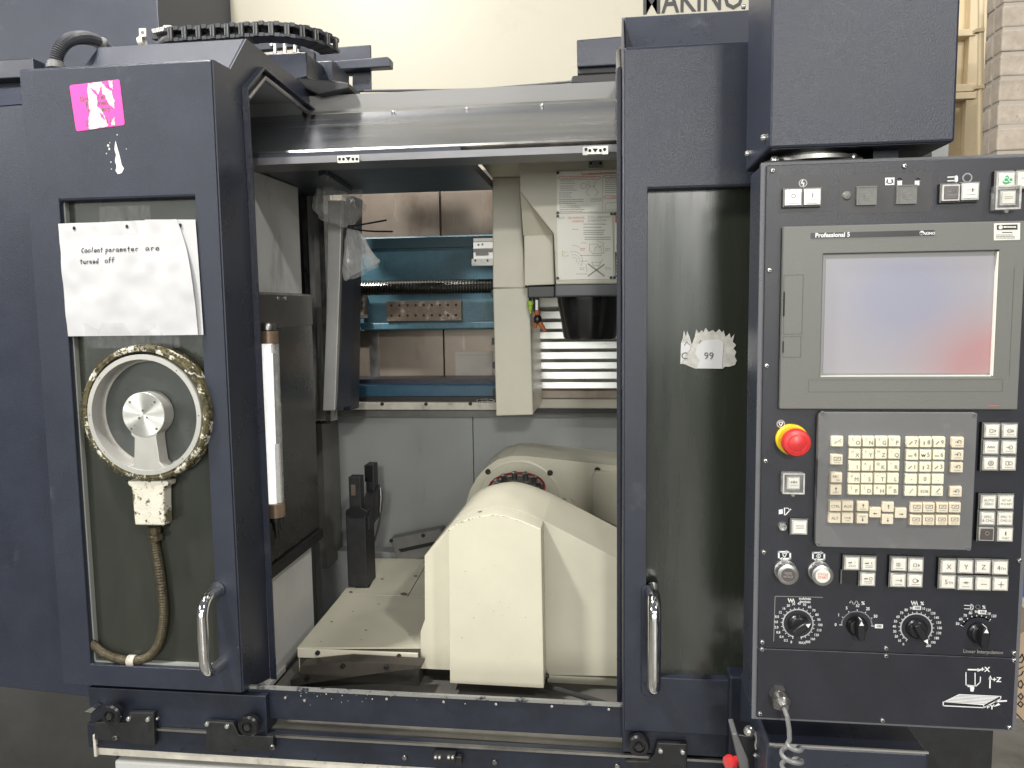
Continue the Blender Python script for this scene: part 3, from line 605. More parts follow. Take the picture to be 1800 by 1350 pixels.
b = B(); b.lathe(P(271, 924, 0.006), (0.02, 0.15, -1), [(0.0135, 0), (0.0135, 0.012), (0.011, 0.013), (0.011, 0.018), (0.0155, 0.02), (0.0155, 0.03), (0.0125, 0.031)], 8, sm=False); part('hose_fitting', b, 'braid', S_)
hp_ = [(270, 944), (275, 970), (281, 1005), (286, 1045), (288, 1080), (285, 1110), (277, 1135), (264, 1152), (246, 1160), (225, 1161), (204, 1157), (184, 1149), (166, 1135), (150, 1118)]
def smoothpts(p, k=4):
    out = []
    for i in range(len(p)-1):
        p0 = p[max(i-1, 0)]; p1 = p[i]; p2 = p[i+1]; p3 = p[min(i+2, len(p)-1)]
        for j in range(k):
            t = j/k; out.append(0.5*((2*p1)+(p2-p0)*t+(2*p0-5*p1+4*p2-p3)*t*t+(3*p1-p0-3*p2+p3)*t**3))
    return out+[p[-1]]
hs = smoothpts([P(x, y, 0.0122) for x, y in hp_], 5)
b = B(); hn = []; hr_ = []
for i in range(len(hs)-1):
    for k in range(3): hn.append(hs[i].lerp(hs[i+1], k/3)); hr_.append(0.0099 if (i*3+k) % 2 else 0.0092)
b.tube(hn, 0.01, 14, radii=hr_, sm=False); part('hose', b, 'braid', S_)
# mould creeping round the outer ring and the edges of the junction box
b = B()
for k in range(190):
    a = random.uniform(0, 2*math.pi); rr_ = R*(1.0-abs(random.gauss(0, .022))); r = random.uniform(.0008, .0030)
    q = Vector((c.x+math.cos(a)*rr_, YW-0.0016+max(0, rr_/R-.975)*.12, c.z+math.sin(a)*rr_))
    b.face([q+Vector((math.cos(t)*r*random.uniform(.5, 1.4), 0, math.sin(t)*r*random.uniform(.5, 1.4))) for t in (0, .9, 1.8, 2.7, 3.6, 4.5, 5.4)])
bxp = [(222, 846), (297, 846), (296, 854), (288, 857), (288, 888), (290, 924), (237, 923), (234, 890), (231, 858), (226, 854), (222, 846)]
for i in range(len(bxp)-1):
    for k in range(7):
        t = random.random(); q = P(bxp[i][0]+(bxp[i+1][0]-bxp[i][0])*t, bxp[i][1]+(bxp[i+1][1]-bxp[i][1])*t, YW+.0032); r = random.uniform(.0006, .0019)
        b.face([q+Vector((math.cos(t2)*r*random.uniform(.5, 1.5), 0, math.sin(t2)*r*random.uniform(.5, 1.5))) for t2 in (0, .9, 1.8, 2.7, 3.6, 4.5, 5.4)])
part('mould_spots', b, mat('dark_mould', (0.05, 0.042, 0.018), .8, var=(60, .6)), S_, recalc=False, kind='stuff')
b = B(); b.lathe(P(226, 1161, 0.0122), (1, 0, 0.02), [(0.0115, 0), (0.0122, 0.001), (0.0122, 0.016), (0.0115, 0.017)], 14, caps=False); part('hose_band', b, 'railwhite', S_)

# ================================================================ INSIDE THE MACHINE
# ---- bridge casting with ball screw
G = thing('bridge_casting', 'teal painted machine bridge with ball screw and brown drilled block', 'machine bridge', P(750, 720, 1.0))
def sheet(name, x0, y0, x1, y1, Y, th, m, par, **k):
    b = B(); b.rect(x0, y0, x1, y1, Y, th); return part(name, b, m, par, **k)
sheet('upper_sheet', 600, 320, 774, 470, 1.22, 0.02, 'tan', G); sheet('upper_sheet', 775, 320, 935, 470, 1.22, 0.02, 'tan', G)
sheet('sheet_backing', 600, 320, 935, 672, 1.245, 0.01, 'tan', G)
sheet('casting_back', 600, 418, 935, 505, 1.14, 0.07, 'teal', G, bevel=0.008)
sheet('casting_cap', 600, 421, 935, 431, 1.125, 0.014, mat('dark_teal_paint', (0.02, 0.05, 0.065), 0.4, bump=(130, .4)), G)
sheet('casting_web', 600, 470, 935, 578, 1.15, 0.06, 'teal', G)
sheet('casting_front', 640, 500, 935, 577, 1.10, 0.05, 'teal', G, bevel=0.008)
sheet('casting_foot', 617, 568, 935, 577, 1.085, 0.014, 'teal', G, bevel=0.004)
sheet('lower_sheet', 600, 572, 780, 672, 1.2, 0.02, 'tan', G); sheet('lower_sheet', 781, 572, 935, 672, 1.2, 0.02, 'tan', G)
sheet('sheet_strip', 648, 578, 666, 668, 1.193, 0.006, 'steel_dull', G)
b = B(); b.rect(800, 618, 866, 666, 1.193, 0.006); b.cm = 1
for k in range(9): b.pxline([(804+k*7, 664), (807.5+k*7, 660), (811+k*7, 664)], 1.1925, 0.0012)
b.pxline([(805, 624), (866, 624)], 1.1925, 0.002); b.pxline([(806, 658), (812, 656), (820, 658), (826, 656)], 1.1925, 0.0015)
part('scale_sheet', b, [mat('pale_sheet', (.40, .37, .33), .45, var=(8, .1)), 'inkpale'], G)
sheet('blue_rail', 610, 677, 935, 699, 1.0, 0.2, 'blue', G, bevel=0.004)
sheet('rail_gap_bar', 610, 667, 935, 678, 1.05, 0.14, 'navy', G)  # navy bar above the blue rail
sheet('slide_rail', 616, 697, 935, 709, 0.985, 0.03, 'black_matt', G, bevel=0.002)
b = B(); b.rect(612, 707.5, 1120, 722, 0.965, 0.05); part('rail_cover', b, 'railwhite', G, bevel=0.003)
for x, y in ((672, 710), (749, 710), (827, 709.5)): bolt_at(P(x, y, 0.9645), 0.0058, G)
sheet('rail_underside', 556, 721, 1120, 734, 0.985, 0.05, 'darkgrey', G)
b = B()
for k in range(16): b.rect(838+k*1.8, 701+random.random()*2, 842+k*1.8, 704+random.random()*3, 0.978, 0.006)
part('swarf', b, 'steel_dull', G, kind='stuff')
# ball screw: a real thread
pa = P(617, 507, 1.03); pb_ = P(935, 503, 1.03); pb_.z = pa.z; n = 62; pr = []
for i in range(n):
    h = (pb_.x-pa.x)*i/n; d = (pb_.x-pa.x)/n
    pr += [(0.0215, h), (0.0242, h+d*0.25), (0.0242, h+d*0.6), (0.0215, h+d*0.85)]
b = B(); b.lathe(pa, RX, pr, 20, sm=False); part('ball_screw', b, mat('oily_screw', (0.10, 0.098, 0.09), 0.2, 1.0, bump=(200, .1)), G)
sheet('screw_bracket', 616, 516, 640, 560, 1.06, 0.05, 'rust', G, bevel=0.003); sheet('bracket_shim', 624, 553, 646, 559, 1.055, 0.01, 'steel_dull', G)
b = B(); b.rect(679, 530, 811, 563, 1.075, 0.026); b.cm = 1
for k in range(9):
    for y in (537, 555):
        x = 688+k*14.2; b.disc(P(x, y-k*0.15, 1.0743), 0.0042, 12)
part('drilled_block', b, ['rust', 'hole'], G)
b = B(); b.rect(832, 425, 935, 453, 1.0, 0.05); b.cm = 1
b.rect(832, 437, 935, 440.5, 0.998, 0.002); b.rect(836, 443, 858, 448, 0.998, 0.002)
for x, y in ((841, 430), (848, 429.5)): b.disc(P(x, y, 0.9993), 0.0035, 10)
part('linear_scale', b, ['whitepaint', 'darkgrey'], G)
b = B(); b.rect(829, 455, 935, 465, 0.995, 0.055); b.cm = 1
for x in (835.5, 857): b.disc(P(x, 458, 0.9943), 0.0035, 10)
part('scale_foot', b, ['steel_dull', 'hole'], G)
sheet('scale_clip', 832, 419, 870, 425, 1.0, 0.05, 'steel_dull', G)

# ---- bellows way cover and its swing plate
W2 = thing('bellows_cover', 'dirty vertical bellows cover behind the grey side wall', 'bellows', P(550, 720, 0.72))
Yb = 0.66
for k in range(5):
    xa = 525+k*9.5; xb = xa+9.5
    top = 318+k*2.5; bot = 740
    pa0, pb0 = P(xa, top, Yb), P(xb, top, Yb); lean = -0.004*k
    b = B(); z0 = P(xa, bot, Yb).z; z1 = pa0.z; mid = (pa0.x+pb0.x)/2
    b.prism([(pa0.x, Yb+0.03, z0), (mid, Yb-0.004, z0), (pb0.x, Yb+0.03, z0)], (0, 0, z1-z0)); part('fold', b, mat('bellows_skin', (0.50, .495, .48), .3, .6, bump=(70, .5), var=(26, .5), stretch=(1, 1, .3)) if k not in (0, 3) else mat('oily_fold', (0.12, 0.12, 0.118), 0.22, 0.3, bump=(60, 1.0), var=(30, 0.6)), W2)
b = B(); b.rect(520, 318, 580, 745, Yb+0.031, 0.03); part('backing', b, 'black_matt', W2)
W3 = thing('swing_plate', 'tall stainless plate with navy side leaning beside the bellows', 'cover plate', P(600, 720, 0.7))
b = B(); b.poly([(576, 352), (601, 352), (598, 480), (589, 722), (567, 722), (573, 560)], 0.60, 0.02); part('front_strip', b, mat('satin_plate', (0.36, 0.355, 0.34), 0.38, 0.4, bump=(60, .1), var=(5, .1)), W3, bevel=0.003)
f0, f1 = P(601, 352, 0.602), P(589, 721, 0.602); bx = (0.03, 0.13, 0)
b = B(); b.prism([f1, f0, f0+Vector((0.004, 0.10, 0)), f1+Vector((0.012, 0.10, 0))], (-0.004, 0, 0)); part('side_strip', b, 'navy', W3)
b = B(); b.prism([P(608, 345, 0.74), P(622, 345, 0.74), P(616, 722, 0.74), P(604, 722, 0.74)], (0, 0.08, 0)); part('rear_strip', b, 'navy_dark', W3)

# ---- spindle head
H = thing('spindle_head', 'cream spindle head with instruction plates and a black tapered nose', 'spindle head', P(1010, 520, 0.6))
Yh = 0.46
b = B(); Yp = 0.62
b.poly([(865, 312), (913, 311), (924, 506), (866.5, 506)], Yp, 0.3); part('column_cover_upper', b, 'cream_warm', H, bevel=0.003)
b = B(); b.poly([(866.5, 507), (930.5, 505.5), (937, 729), (872, 731)], Yp, 0.3); part('column_cover_lower', b, 'cream_warm', H, bevel=0.003)
b = B(); p1, p2, p3, p4 = P(865, 311.5, Yp), P(913, 310.5, Yp), P(913, 277, Yp-0.06), P(840, 281, Yp-0.06)
b.add([p1, p2, p3, p4]+[p+Vector((0, 0.3, 0)) for p in (p1, p2, p3, p4)], [(0, 1, 2, 3), (4, 5, 6, 7), (0, 3, 7, 4), (0, 1, 5, 4), (1, 2, 6, 5), (2, 3, 7, 6)])
part('column_gusset', b, 'cream_warm', H)
b = B(); b.rect(931, 560, 937, 716, Yp+0.05, 0.1); part('column_edge', b, 'cream_warm', H)
for x, y in ((867, 515), (868, 600), (870, 642), (870, 690)):
    b = B(); b.rect(x-4, y-6, x+1, y+6, Yp+0.02, 0.02); part('clip', b, 'black', H, bevel=0.002)
# head front with chamfered lower left
Ys = Yh+0.07
b = B()
A_, B1, Cc, D_, E1 = P(912, 270, Yh), P(914, 337, Yh), P(973, 411, Yh), P(977, 500, Yh), P(1180, 497, Yh)
TR_ = P(1180, 250, Yh)
b.prism([A_, B1, Cc, D_, E1, TR_], (0, 0.25, 0)); part('head_cover', b, 'cream_warm', H, bevel=0.003)
b = B(); q = [P(921, 413, Ys), P(972, 411, Ys), P(975, 500, Ys), P(922, 502, Ys)]; b.prism(q, (0, 0.2, 0)); part('head_step', b, 'cream_warm', H, bevel=0.002)
b = B(); u = [P(914.5, 338, Yh+0.001), P(972.5, 411, Yh+0.001), P(972.5, 412.5, Ys-0.001), P(920, 414, Ys-0.001), P(916, 345, Ys+0.02)]
b.add(u, [(0, 1, 2, 3), (0, 3, 4)]); part('head_bevel', b, 'cream_warm', H)
sheet('head_base', 975, 499, 1180, 519, Yh+0.005, 0.24, mat('dark_grey_ring', (0.07, 0.075, 0.085), 0.35, bump=(200, .1)), H, bevel=0.004)
sheet('head_base_step', 927, 502.5, 976, 523, Ys+0.01, 0.15, 'black', H, bevel=0.003)
# nose cone
Yn = 0.60; pc = P(1035, 519, Yn); k_ = (P(1100, 560, Yn-0.08).x-P(1000, 560, Yn-0.08).x)/100
zt1 = P(1035, 520, Yn-0.12).z; zb1 = P(1035, 598, Yn-0.095).z; rt = 60*k_; rb = 46*k_
cx = P(1036, 560, Yn-0.05).x
b = B(); b.lathe((cx, Yn, zt1+0.03), (0, 0, -1), [(rt, 0), (rt, 0.03), (rt*0.985, 0.045), (rt-(rt-rb)*0.45, 0.03+(zt1-zb1)*0.5), (rb+0.004, 0.03+(zt1-zb1)-0.006), (rb, 0.03+(zt1-zb1)), (rb*0.6, 0.03+(zt1-zb1)), (rb*0.55, 0.02+(zt1-zb1)), (0.0001, 0.02+(zt1-zb1))], 48)
part('nose_cone', b, mat('black_oxide_cone', (0.013, 0.013, 0.014), 0.22, bump=(150, .06), var=(20, .2)), H)
# instruction plates
def textlines(b, x0, y0, x1, rows, dy, Y, wd, jag=0.35):
    for k in range(rows):
        y = y0+k*dy; x = x0; e = x1-(x1-x0)*random.random()*jag
        while x < e:
            l = random.uniform(2.2, 7); b.pxline([(x, y), (min(x+l, e), y)], Y, wd); x += l+1.2
Y1 = Yh-0.003
def red_oval(b, x0, y0, x1, y1, Y, wd=0.0011):
    b.pxline([(x0+3, y0), (x1-3, y0), (x1, (y0+y1)/2), (x1-3, y1), (x0+3, y1), (x0, (y0+y1)/2), (x0+3, y0)], Y, wd)
b = B(); b.poly([(979, 302), (1200, 293), (1200, 369), (979, 374)], Y1, 0.003)
b.cm = 2; Yt = Y1-0.0004
b.pxline([(1023, 306), (1130, 301), (1130, 305.5)], Yt, 0.0009); b.pxline([(1023, 302), (1023, 307.5), (1130, 303)], Yt, 0.0009)
p = P(1058, 304.5, Yt); b.text('Notes on HSK-A63 Spindle', 0.0064, p, sx=0.92)
red_oval(b, 981, 310, 1056, 315, Yt); b.text('Periodic replacement of spindle seal is required', 0.0042, P(1018, 312.3, Yt))
red_oval(b, 1061, 308.5, 1130, 312.5, Yt); b.text('Do not leave tool', 0.0046, P(1084, 310.5, Yt))
red_oval(b, 1061, 344.5, 1130, 349, Yt); textlines(b, 1075, 346.5, 1100, 1, 3, Yt, 0.0012)
b.cm = 1
textlines(b, 985, 318, 1017, 2, 4, Yt, 0.0013); textlines(b, 985, 327, 1018, 3, 3.6, Yt, 0.0013); textlines(b, 983, 339, 1010, 3, 3.6, Yt, 0.0013)
textlines(b, 983, 350.5, 1027, 3, 3.6, Yt, 0.0013); textlines(b, 984, 362, 1032, 4, 3.1, Yt, 0.0013)
textlines(b, 1064, 314.5, 1100, 8, 3.4, Yt, 0.0012, 0.2)
b.pxline([(1059.5, 309), (1059.5, 372)], Yt, 0.0008)
b.pxline([(1032, 318), (1036, 330), (1030, 338), (1036, 344)], Yt, 0.0008); b.pxline([(1049, 317), (1044, 330), (1052, 338), (1046, 344)], Yt, 0.0008)
b.pxline([(1037, 318), (1037, 328), (1044, 328), (1044, 318)], Yt, 0.0008); b.pxline([(1020, 326), (1024, 322), (1031, 324), (1031, 330), (1023, 332), (1020, 326)], Yt, 0.0008)
b.pxline([(1039, 349), (1057, 348), (1057, 353), (1039, 354), (1039, 349)], Yt, 0.0008); textlines(b, 1041, 351, 1056, 1, 3, Yt, 0.001)
b.pxline([(1064, 360), (1068, 356), (1076, 357), (1082, 355), (1088, 359), (1088, 368), (1064, 369), (1064, 360)], Yt, 0.0008)
part('instruction_plate', b, ['label', 'inkpale', 'inkred'], H, label='upper white instruction plate with red headings')
b = B(); b.poly([(979, 376.5), (1076.5, 375), (1078.5, 490), (981, 492)], Y1, 0.003); b.cm = 2
b.text('ON MANUAL', 0.0074, P(1013, 383, Yt), sx=.95); b.text('CHANGE', 0.0074, P(1016, 389, Yt), sx=.95)
b.cm = 1; b.text('TOOL INSERTION', 0.0068, P(1054, 382, Yt), sx=0.92); b.text('ORIENTATION', 0.0068, P(1051, 387.7, Yt), sx=.92)
b.pxline([(1034, 379), (1034, 391)], Yt, 0.0009)
textlines(b, 1026, 394, 1070, 1, 3.5, Yt, 0.0016, .1); textlines(b, 1026, 399.5, 1058, 1, 3.5, Yt, 0.0016, .1); textlines(b, 1026, 405, 1063, 3, 3.4, Yt, 0.0016, .1); textlines(b, 1028, 417, 1074, 2, 3.6, Yt, 0.0016, .05)
b.pxline([(1036, 429), (1050, 429), (1054, 435), (1060, 430), (1062, 445), (1042, 446), (1036, 440), (1036, 429)], Yt, 0.0009); b.pxline([(1050, 424), (1062, 428)], Yt, 0.0008); b.pxline([(1044, 444), (1047, 434), (1056, 434), (1058, 444)], Yt, 0.0008)
textlines(b, 1022, 427, 1034, 1, 3, Yt, 0.0011); textlines(b, 1064, 437, 1076, 2, 3, Yt, 0.0011); textlines(b, 1020, 449, 1060, 1, 3, Yt, 0.0013); textlines(b, 1021, 459, 1033, 1, 3, Yt, 0.0011); textlines(b, 1019, 471, 1028, 2, 2.4, Yt, 0.0011); textlines(b, 1013, 481.5, 1034, 1, 3, Yt, 0.0011); textlines(b, 1064, 470, 1076, 2, 3, Yt, 0.0011); textlines(b, 1006, 403, 1017, 1, 3, Yt, 0.0011)
b.pxline([(1034, 464), (1062, 485)], Yt, 0.0032); b.pxline([(1062, 465), (1034, 485)], Yt, 0.0032)
b.pxline([(1040, 461), (1056, 461), (1060, 455)], Yt, 0.0009); b.pxline([(1040, 461), (1043, 467), (1053, 467), (1056, 461)], Yt, 0.0009); b.pxline([(1030, 464), (1032, 478)], Yt, 0.0009)
for r in (0.008, 0.0145, 0.022): b.arc(P(1008, 458, Yt), r, -20, 130, 0.0007, 12)
b.text('NOTE', 0.0072, P(987, 383.5, Yt), sx=.8)
b.cm = 2; textlines(b, 1020, 437, 1030, 2, 2.6, Yt, 0.0012)
b.cm = 3
for k in range(26): b.disc(P(987+random.gauss(4, 5), 447+random.gauss(0, 4), Yt), random.uniform(.0004, .0012), 6)
b.pxline([(1006, 431), (1013, 432), (1019, 435)], Yt, 0.0008)
part('instruction_plate', b, ['label', 'inkpale', 'inkred', mat('olive_stain', (0.42, 0.36, 0.08), 0.8)], H, label='lower white instruction plate about tool insertion')
b = B(); b.poly([(1080.5, 376), (1180, 372), (1180, 488), (1082, 491)], Y1, 0.003); b.cm = 1; b.poly([(1081.5, 378.5), (1092.5, 378), (1092.5, 391), (1081.5, 391.5)], Yt, 0.0003)
b.cm = 2; b.face([P(1083.5, 388, Yt-.0003), P(1090.5, 387.6, Yt-.0003), P(1087, 381, Yt-.0003)])
b.cm = 3; b.poly([(1083.5, 430), (1091, 424), (1091.5, 437), (1083.5, 438)], Yt, 0.0003); b.poly([(1090.8, 400), (1091.8, 400), (1091.8, 425), (1090.8, 425)], Yt, 0.0003); b.poly([(1081, 443), (1110, 442), (1110, 486), (1082, 487)], Yt, 0.0003)
b.cm = 2
for k, s in enumerate(('Touching', 'can cause', 'injury', 'Be sure to', 'stop before', 'Shut off', 'before')): b.text(s, 0.0076, P(1083, 446+k*5.9, Yt-.0004), align='LEFT', bold=.02)
part('warning_plate', b, ['label', 'inkred', 'white', 'black'], H)
for x, y in ((980.5, 304), (980.5, 374), (980.5, 380), (980.5, 489), (1075, 376), (1081, 376), (1074, 488), (1080, 488)): bolt_at(P(x, y, Y1-0.0005), 0.0036, H, 'black', 'bolt', 0.003)
b = B(); b.rect(1034.5, 270.5, 1059.5, 282, Yh-0.012, 0.006); b.cm = 1
for x in (1038.5, 1056): b.disc(P(x, 275.5, Yh-0.0125), 0.0032, 10)
b.face([P(1042.5, 277.5, Yh-0.0125), P(1052.5, 277, Yh-0.0125), P(1047.3, 271.5, Yh-0.0125)]); part('arrow_plate', b, ['label', 'hole'], H)
b = B(); b.rect(1034.5, 282.3, 1059.5, 293, Yh-0.012, 0.0118); b.cm = 1
for x in (1038.5, 1055.5): b.disc(P(x, 287, Yh-0.0125), 0.0032, 10)
part('arrow_bracket', b, ['steel_dull', 'hole'], H)

# ---- telescopic cover behind the nose
M_SLAT_SHADE = mat('shaded_slat', (0.45, .44, .42), .45, .4, var=(20, .15))  # darker copy of the slat steel, shade put into the lower faces
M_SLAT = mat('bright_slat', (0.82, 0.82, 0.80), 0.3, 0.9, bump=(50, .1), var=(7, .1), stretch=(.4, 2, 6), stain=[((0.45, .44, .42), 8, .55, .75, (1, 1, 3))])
T_ = thing('telescopic_cover', 'bright stepped stainless telescopic cover behind the spindle nose', 'way cover', P(1010, 715, 0.95))
ys = [523, 547, 566, 583.5, 601, 619, 637, 654, 672]
sheet('cover_backing', 933, 505, 1170, 720, 0.985, 0.02, 'darkgrey', T_)
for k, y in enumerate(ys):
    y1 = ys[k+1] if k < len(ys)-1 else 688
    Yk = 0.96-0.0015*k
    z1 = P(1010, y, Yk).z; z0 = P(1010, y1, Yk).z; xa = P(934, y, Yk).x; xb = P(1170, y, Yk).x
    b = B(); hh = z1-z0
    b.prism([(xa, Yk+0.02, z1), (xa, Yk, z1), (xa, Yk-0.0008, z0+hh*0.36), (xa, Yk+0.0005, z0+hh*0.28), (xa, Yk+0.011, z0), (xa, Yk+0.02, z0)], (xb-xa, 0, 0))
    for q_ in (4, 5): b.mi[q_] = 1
    part('slat', b, [M_SLAT, M_SLAT_SHADE], T_)
b = B(); b.rect(934, 686, 1170, 701, 0.94, 0.04); part('cover_end', b, 'tan', T_, bevel=0.003)
b = B(); b.rect(936, 700, 1170, 719, 0.955, 0.02); part('cover_foot', b, 'cream_warm', T_, bevel=0.004)
sheet('cover_foot_bar', 932, 719, 1170, 727, 0.95, 0.04, 'black_matt', T_)  # black bar below the cover foot

# ---- coolant nozzle and valve
N_ = thing('coolant_nozzle', 'jointed coolant nozzle with black and orange segments left of the nose', 'coolant nozzle', P(943, 525, 0.55))
Yz = 0.575
b = B(); b.tube([P(942, 520, Yz), P(943, 548, Yz)], 0.0085, 12); part('pipe', b, 'black', N_)
b = B(); b.tube([P(943.5, 527, Yz-0.006), P(943.5, 545, Yz-0.006)], 0.0042, 8); part('sleeve', b, 'white', N_)
b = B(); b.lathe(P(944, 546, Yz), (0.02, 0, -1), [(0.0095, 0), (0.0095, 0.008), (0.007, 0.012)], 12); part('segment', b, 'orange', N_)
b = B(); b.lathe(P(944.5, 554, Yz), (0.04, 0, -1), [(0.007, 0), (0.0112, 0.006), (0.0112, 0.016), (0.008, 0.022), (0.0001, 0.024)], 12); part('joint', b, 'black', N_)
b = B(); b.tube([P(947, 566, Yz), P(953, 574, Yz), P(959, 583, Yz)], 0.008, 10, radii=[0.008, 0.0065, 0.0035]); part('tip', b, 'orange', N_)
b = B(); b.tube([P(942, 566, Yz), P(940.5, 577, Yz)], 0.007, 10, radii=[0.0075, 0.004]); part('tip', b, 'orange', N_)
b = B(); b.lathe(P(932, 529, Yz), (0, 0, -1), [(0.0085, 0), (0.0085, 0.011), (0.006, 0.012), (0.0055, 0.024), (0.003, 0.026), (0.003, 0.034)], 10); b.tube([P(934, 532, Yz), P(941, 533, Yz)], 0.0045, 8); part('valve', b, 'lime', N_)
b = B(); b.tube([P(935, 520, Yz), P(931, 524, Yz), P(931, 530, Yz)], 0.003, 8); part('feed_pipe', b, 'black', N_)

# ---- rotary table
K = thing('rotary_table', 'cream tilting rotary table with arched front cover and sloping right wing', 'rotary table', P(870, 1200, 0.3))
Yr = 0.235; Yw = 0.275
def arc_px(pts_, n=6): return smoothpts([Vector((x, y, 0)) for x, y in pts_], n)
top = [(v.x, v.y) for v in arc_px([(788, 927), (806, 915), (830, 906), (858, 901.5), (885, 902), (915, 908), (955, 919)], 4)]
b = B(); parc = [P(v.x, v.y, Yr-0.03) for v in arc_px([(788.5, 931), (806, 919.5), (830, 910.5), (858, 905.5), (880, 905.5), (912, 914), (951, 930)], 5)]
arcp = [Vector((q.x, Yw, q.z+0.0004)) for q in parc]
wl = [P(x, y, Yw) for x, y in ((1090, 985), (1170, 1027), (1170, 1190), (955, 1186))]
body = [P(x, y, Yw) for x, y in ((739.5, 1175), (739.5, 1110), (747, 1089), (746.5, 977))]+arcp+wl
b.prism(body, (0, 0.26, 0)); part('body', b, 'cream_in', K)
b = B(); pan = [(791, 1201), (788, 931)]+[(v.x, v.y) for v in arc_px([(788.5, 931), (806, 919.5), (830, 910.5), (858, 905.5), (880, 905.5), (912, 914), (950, 931)], 4)]+[(956, 1210)]
pan3 = [P(791, 1201, Yr-.03), *parc, P(956, 1210, Yr-.03)]; b.prism(pan3, (0, 0.0695, 0)); part('front_cover', b, 'cream_in', K, bevel=0.0015)
b = B(); b.poly([(790, 1190), (955, 1198), (955, 1204), (792, 1196)], Yr+0.002, 0.03); part('cover_foot', b, 'black_matt', K)
b = B(); b.poly([(962, 1187), (1170, 1197), (1170, 1300), (1100, 1250), (962, 1203)], Yw+0.03, 0.2); part('base', b, 'cream_in', K, bevel=0.002)
b = B(); b.tube([P(957, 1205, Yr), P(1040, 1229, Yr-0.05), P(1150, 1262, Yr-0.12)], 0.006, 8); part('seal', b, 'rubber', K)
b = B(); b.lathe(P(959, 1188, Yr-0.005), RX, [(0.006, 0), (0.006, 0.005), (0.004, 0.008)], 10); part('screw', b, 'black_matt', K)
b = B()
for k in range(34):
    t = random.random(); q0_ = parc[int(t*(len(parc)-2))]; q1_ = parc[int(t*(len(parc)-2))+1]; q = q0_.lerp(q1_, random.random())+Vector((0, -.0004, -abs(random.gauss(0, .0012))-.0003)); r = random.uniform(.0005, .0014)
    b.face([q+Vector((math.cos(a)*r*random.uniform(.6, 2.2), 0, math.sin(a)*r*.6)) for a in (0, 1, 2, 3.1, 4.2, 5.2)])
for k in range(16):
    q = P(random.uniform(795, 950), random.uniform(950, 1195), Yr-.0305); r = random.uniform(.0004, .0011)
    b.face([q+Vector((math.cos(a)*r*random.uniform(.6, 1.8), 0, math.sin(a)*r)) for a in (0, 1, 2, 3.1, 4.2, 5.2)])
part('paint_chips', b, 'darkgrey', K, recalc=False, kind='stuff')
# worn spots on the covers
b = B()
for pxs in ([(836, 900), (850, 896.5), (866, 896), (864, 899.5), (846, 902)],):
    pass
for cx_, cy_, l in ((853, 899.5, 13), (873, 848, 6)):
    Yq = Yr+0.012 if cy_ > 880 else Yr+0.30
    zq = P(870, 902, Yr).z+0.0012
    pts = []
    for a in range(10):
        an = 2*math.pi*a/10; p = PZ(cx_+math.cos(an)*l*random.uniform(.7, 1.2), cy_+math.sin(an)*1.8*random.uniform(.6, 1.3), zq-0.0015); pts.append(p)
    b.face(pts)
part('worn_spot', b, 'darkgrey', K, recalc=False)
# rear tilting unit
Y2 = 0.80
b = B(); rearp = [(815, 900), (826, 862), (838, 840), (853, 823), (874, 808), (900, 801), (925, 801.5), (1170, 828), (1170, 1000), (830, 1000)]
b.poly(rearp, Y2, 0.22); part('rear_housing', b, 'cream_in', K)
cR = P(912, 884, Y2-0.001); rR = (P(990, 880, Y2).x-P(835, 880, Y2).x)/2
b = B(); b.lathe(cR, FY, [(rR, -0.01), (rR, 0.003), (rR*0.97, 0.005), (rR*0.93, 0.005), (rR*0.92, 0.003), (0.0001, 0.003)], 56); part('rear_flange', b, 'cream_in', K)
cT = P(908, 857, 0.63); rT = (P(955, 850, 0.63).x-P(858, 850, 0.63).x)/2
b = B(); b.lathe(cT, (0, -0.33, 0.944), [(rT*1.0, -0.06), (rT*1.0, -0.01), (0.0001, -0.01)], 40); part('table_plate', b, 'darkgrey', K)
b = B()
axT = Vector((0, -0.33, 0.944)); _, u, v = frame(axT)
ringp = [cT+(u*math.cos(2*math.pi*i/40)+v*math.sin(2*math.pi*i/40))*rT for i in range(41)]
b.tube(ringp, 0.0036, 8); part('red_seal_ring', b, mat('red_rubber', (0.24, 0.02, 0.022), 0.4), K)
for a in range(12):
    an = 2*math.pi*a/12+0.2; p = cT+(u*math.cos(an)+v*math.sin(an))*rT*0.8
    b = B(); b.lathe(p, axT, [(0.008, -0.01), (0.008, 0.012), (0.004, 0.014)], 10); part('bolt', b, 'steel_dull', K)
for x, y in ((858, 829), (967, 831), (1050, 826)): bolt_at(P(x, y, Y2-0.003), 0.0085, K)
b = B(); b.poly([(1041, 838), (1045, 829), (1170, 838), (1170, 960), (1083, 925), (1041, 905)], Y2-0.03, 0.0295); part('hatch', b, 'cream_in', K, bevel=0.003)
b = B(); b.poly([(994, 878), (1003, 880), (1010, 887), (1003, 890), (996, 885)], 0.70, 0.03); part('nozzle', b, 'cream_in', K)

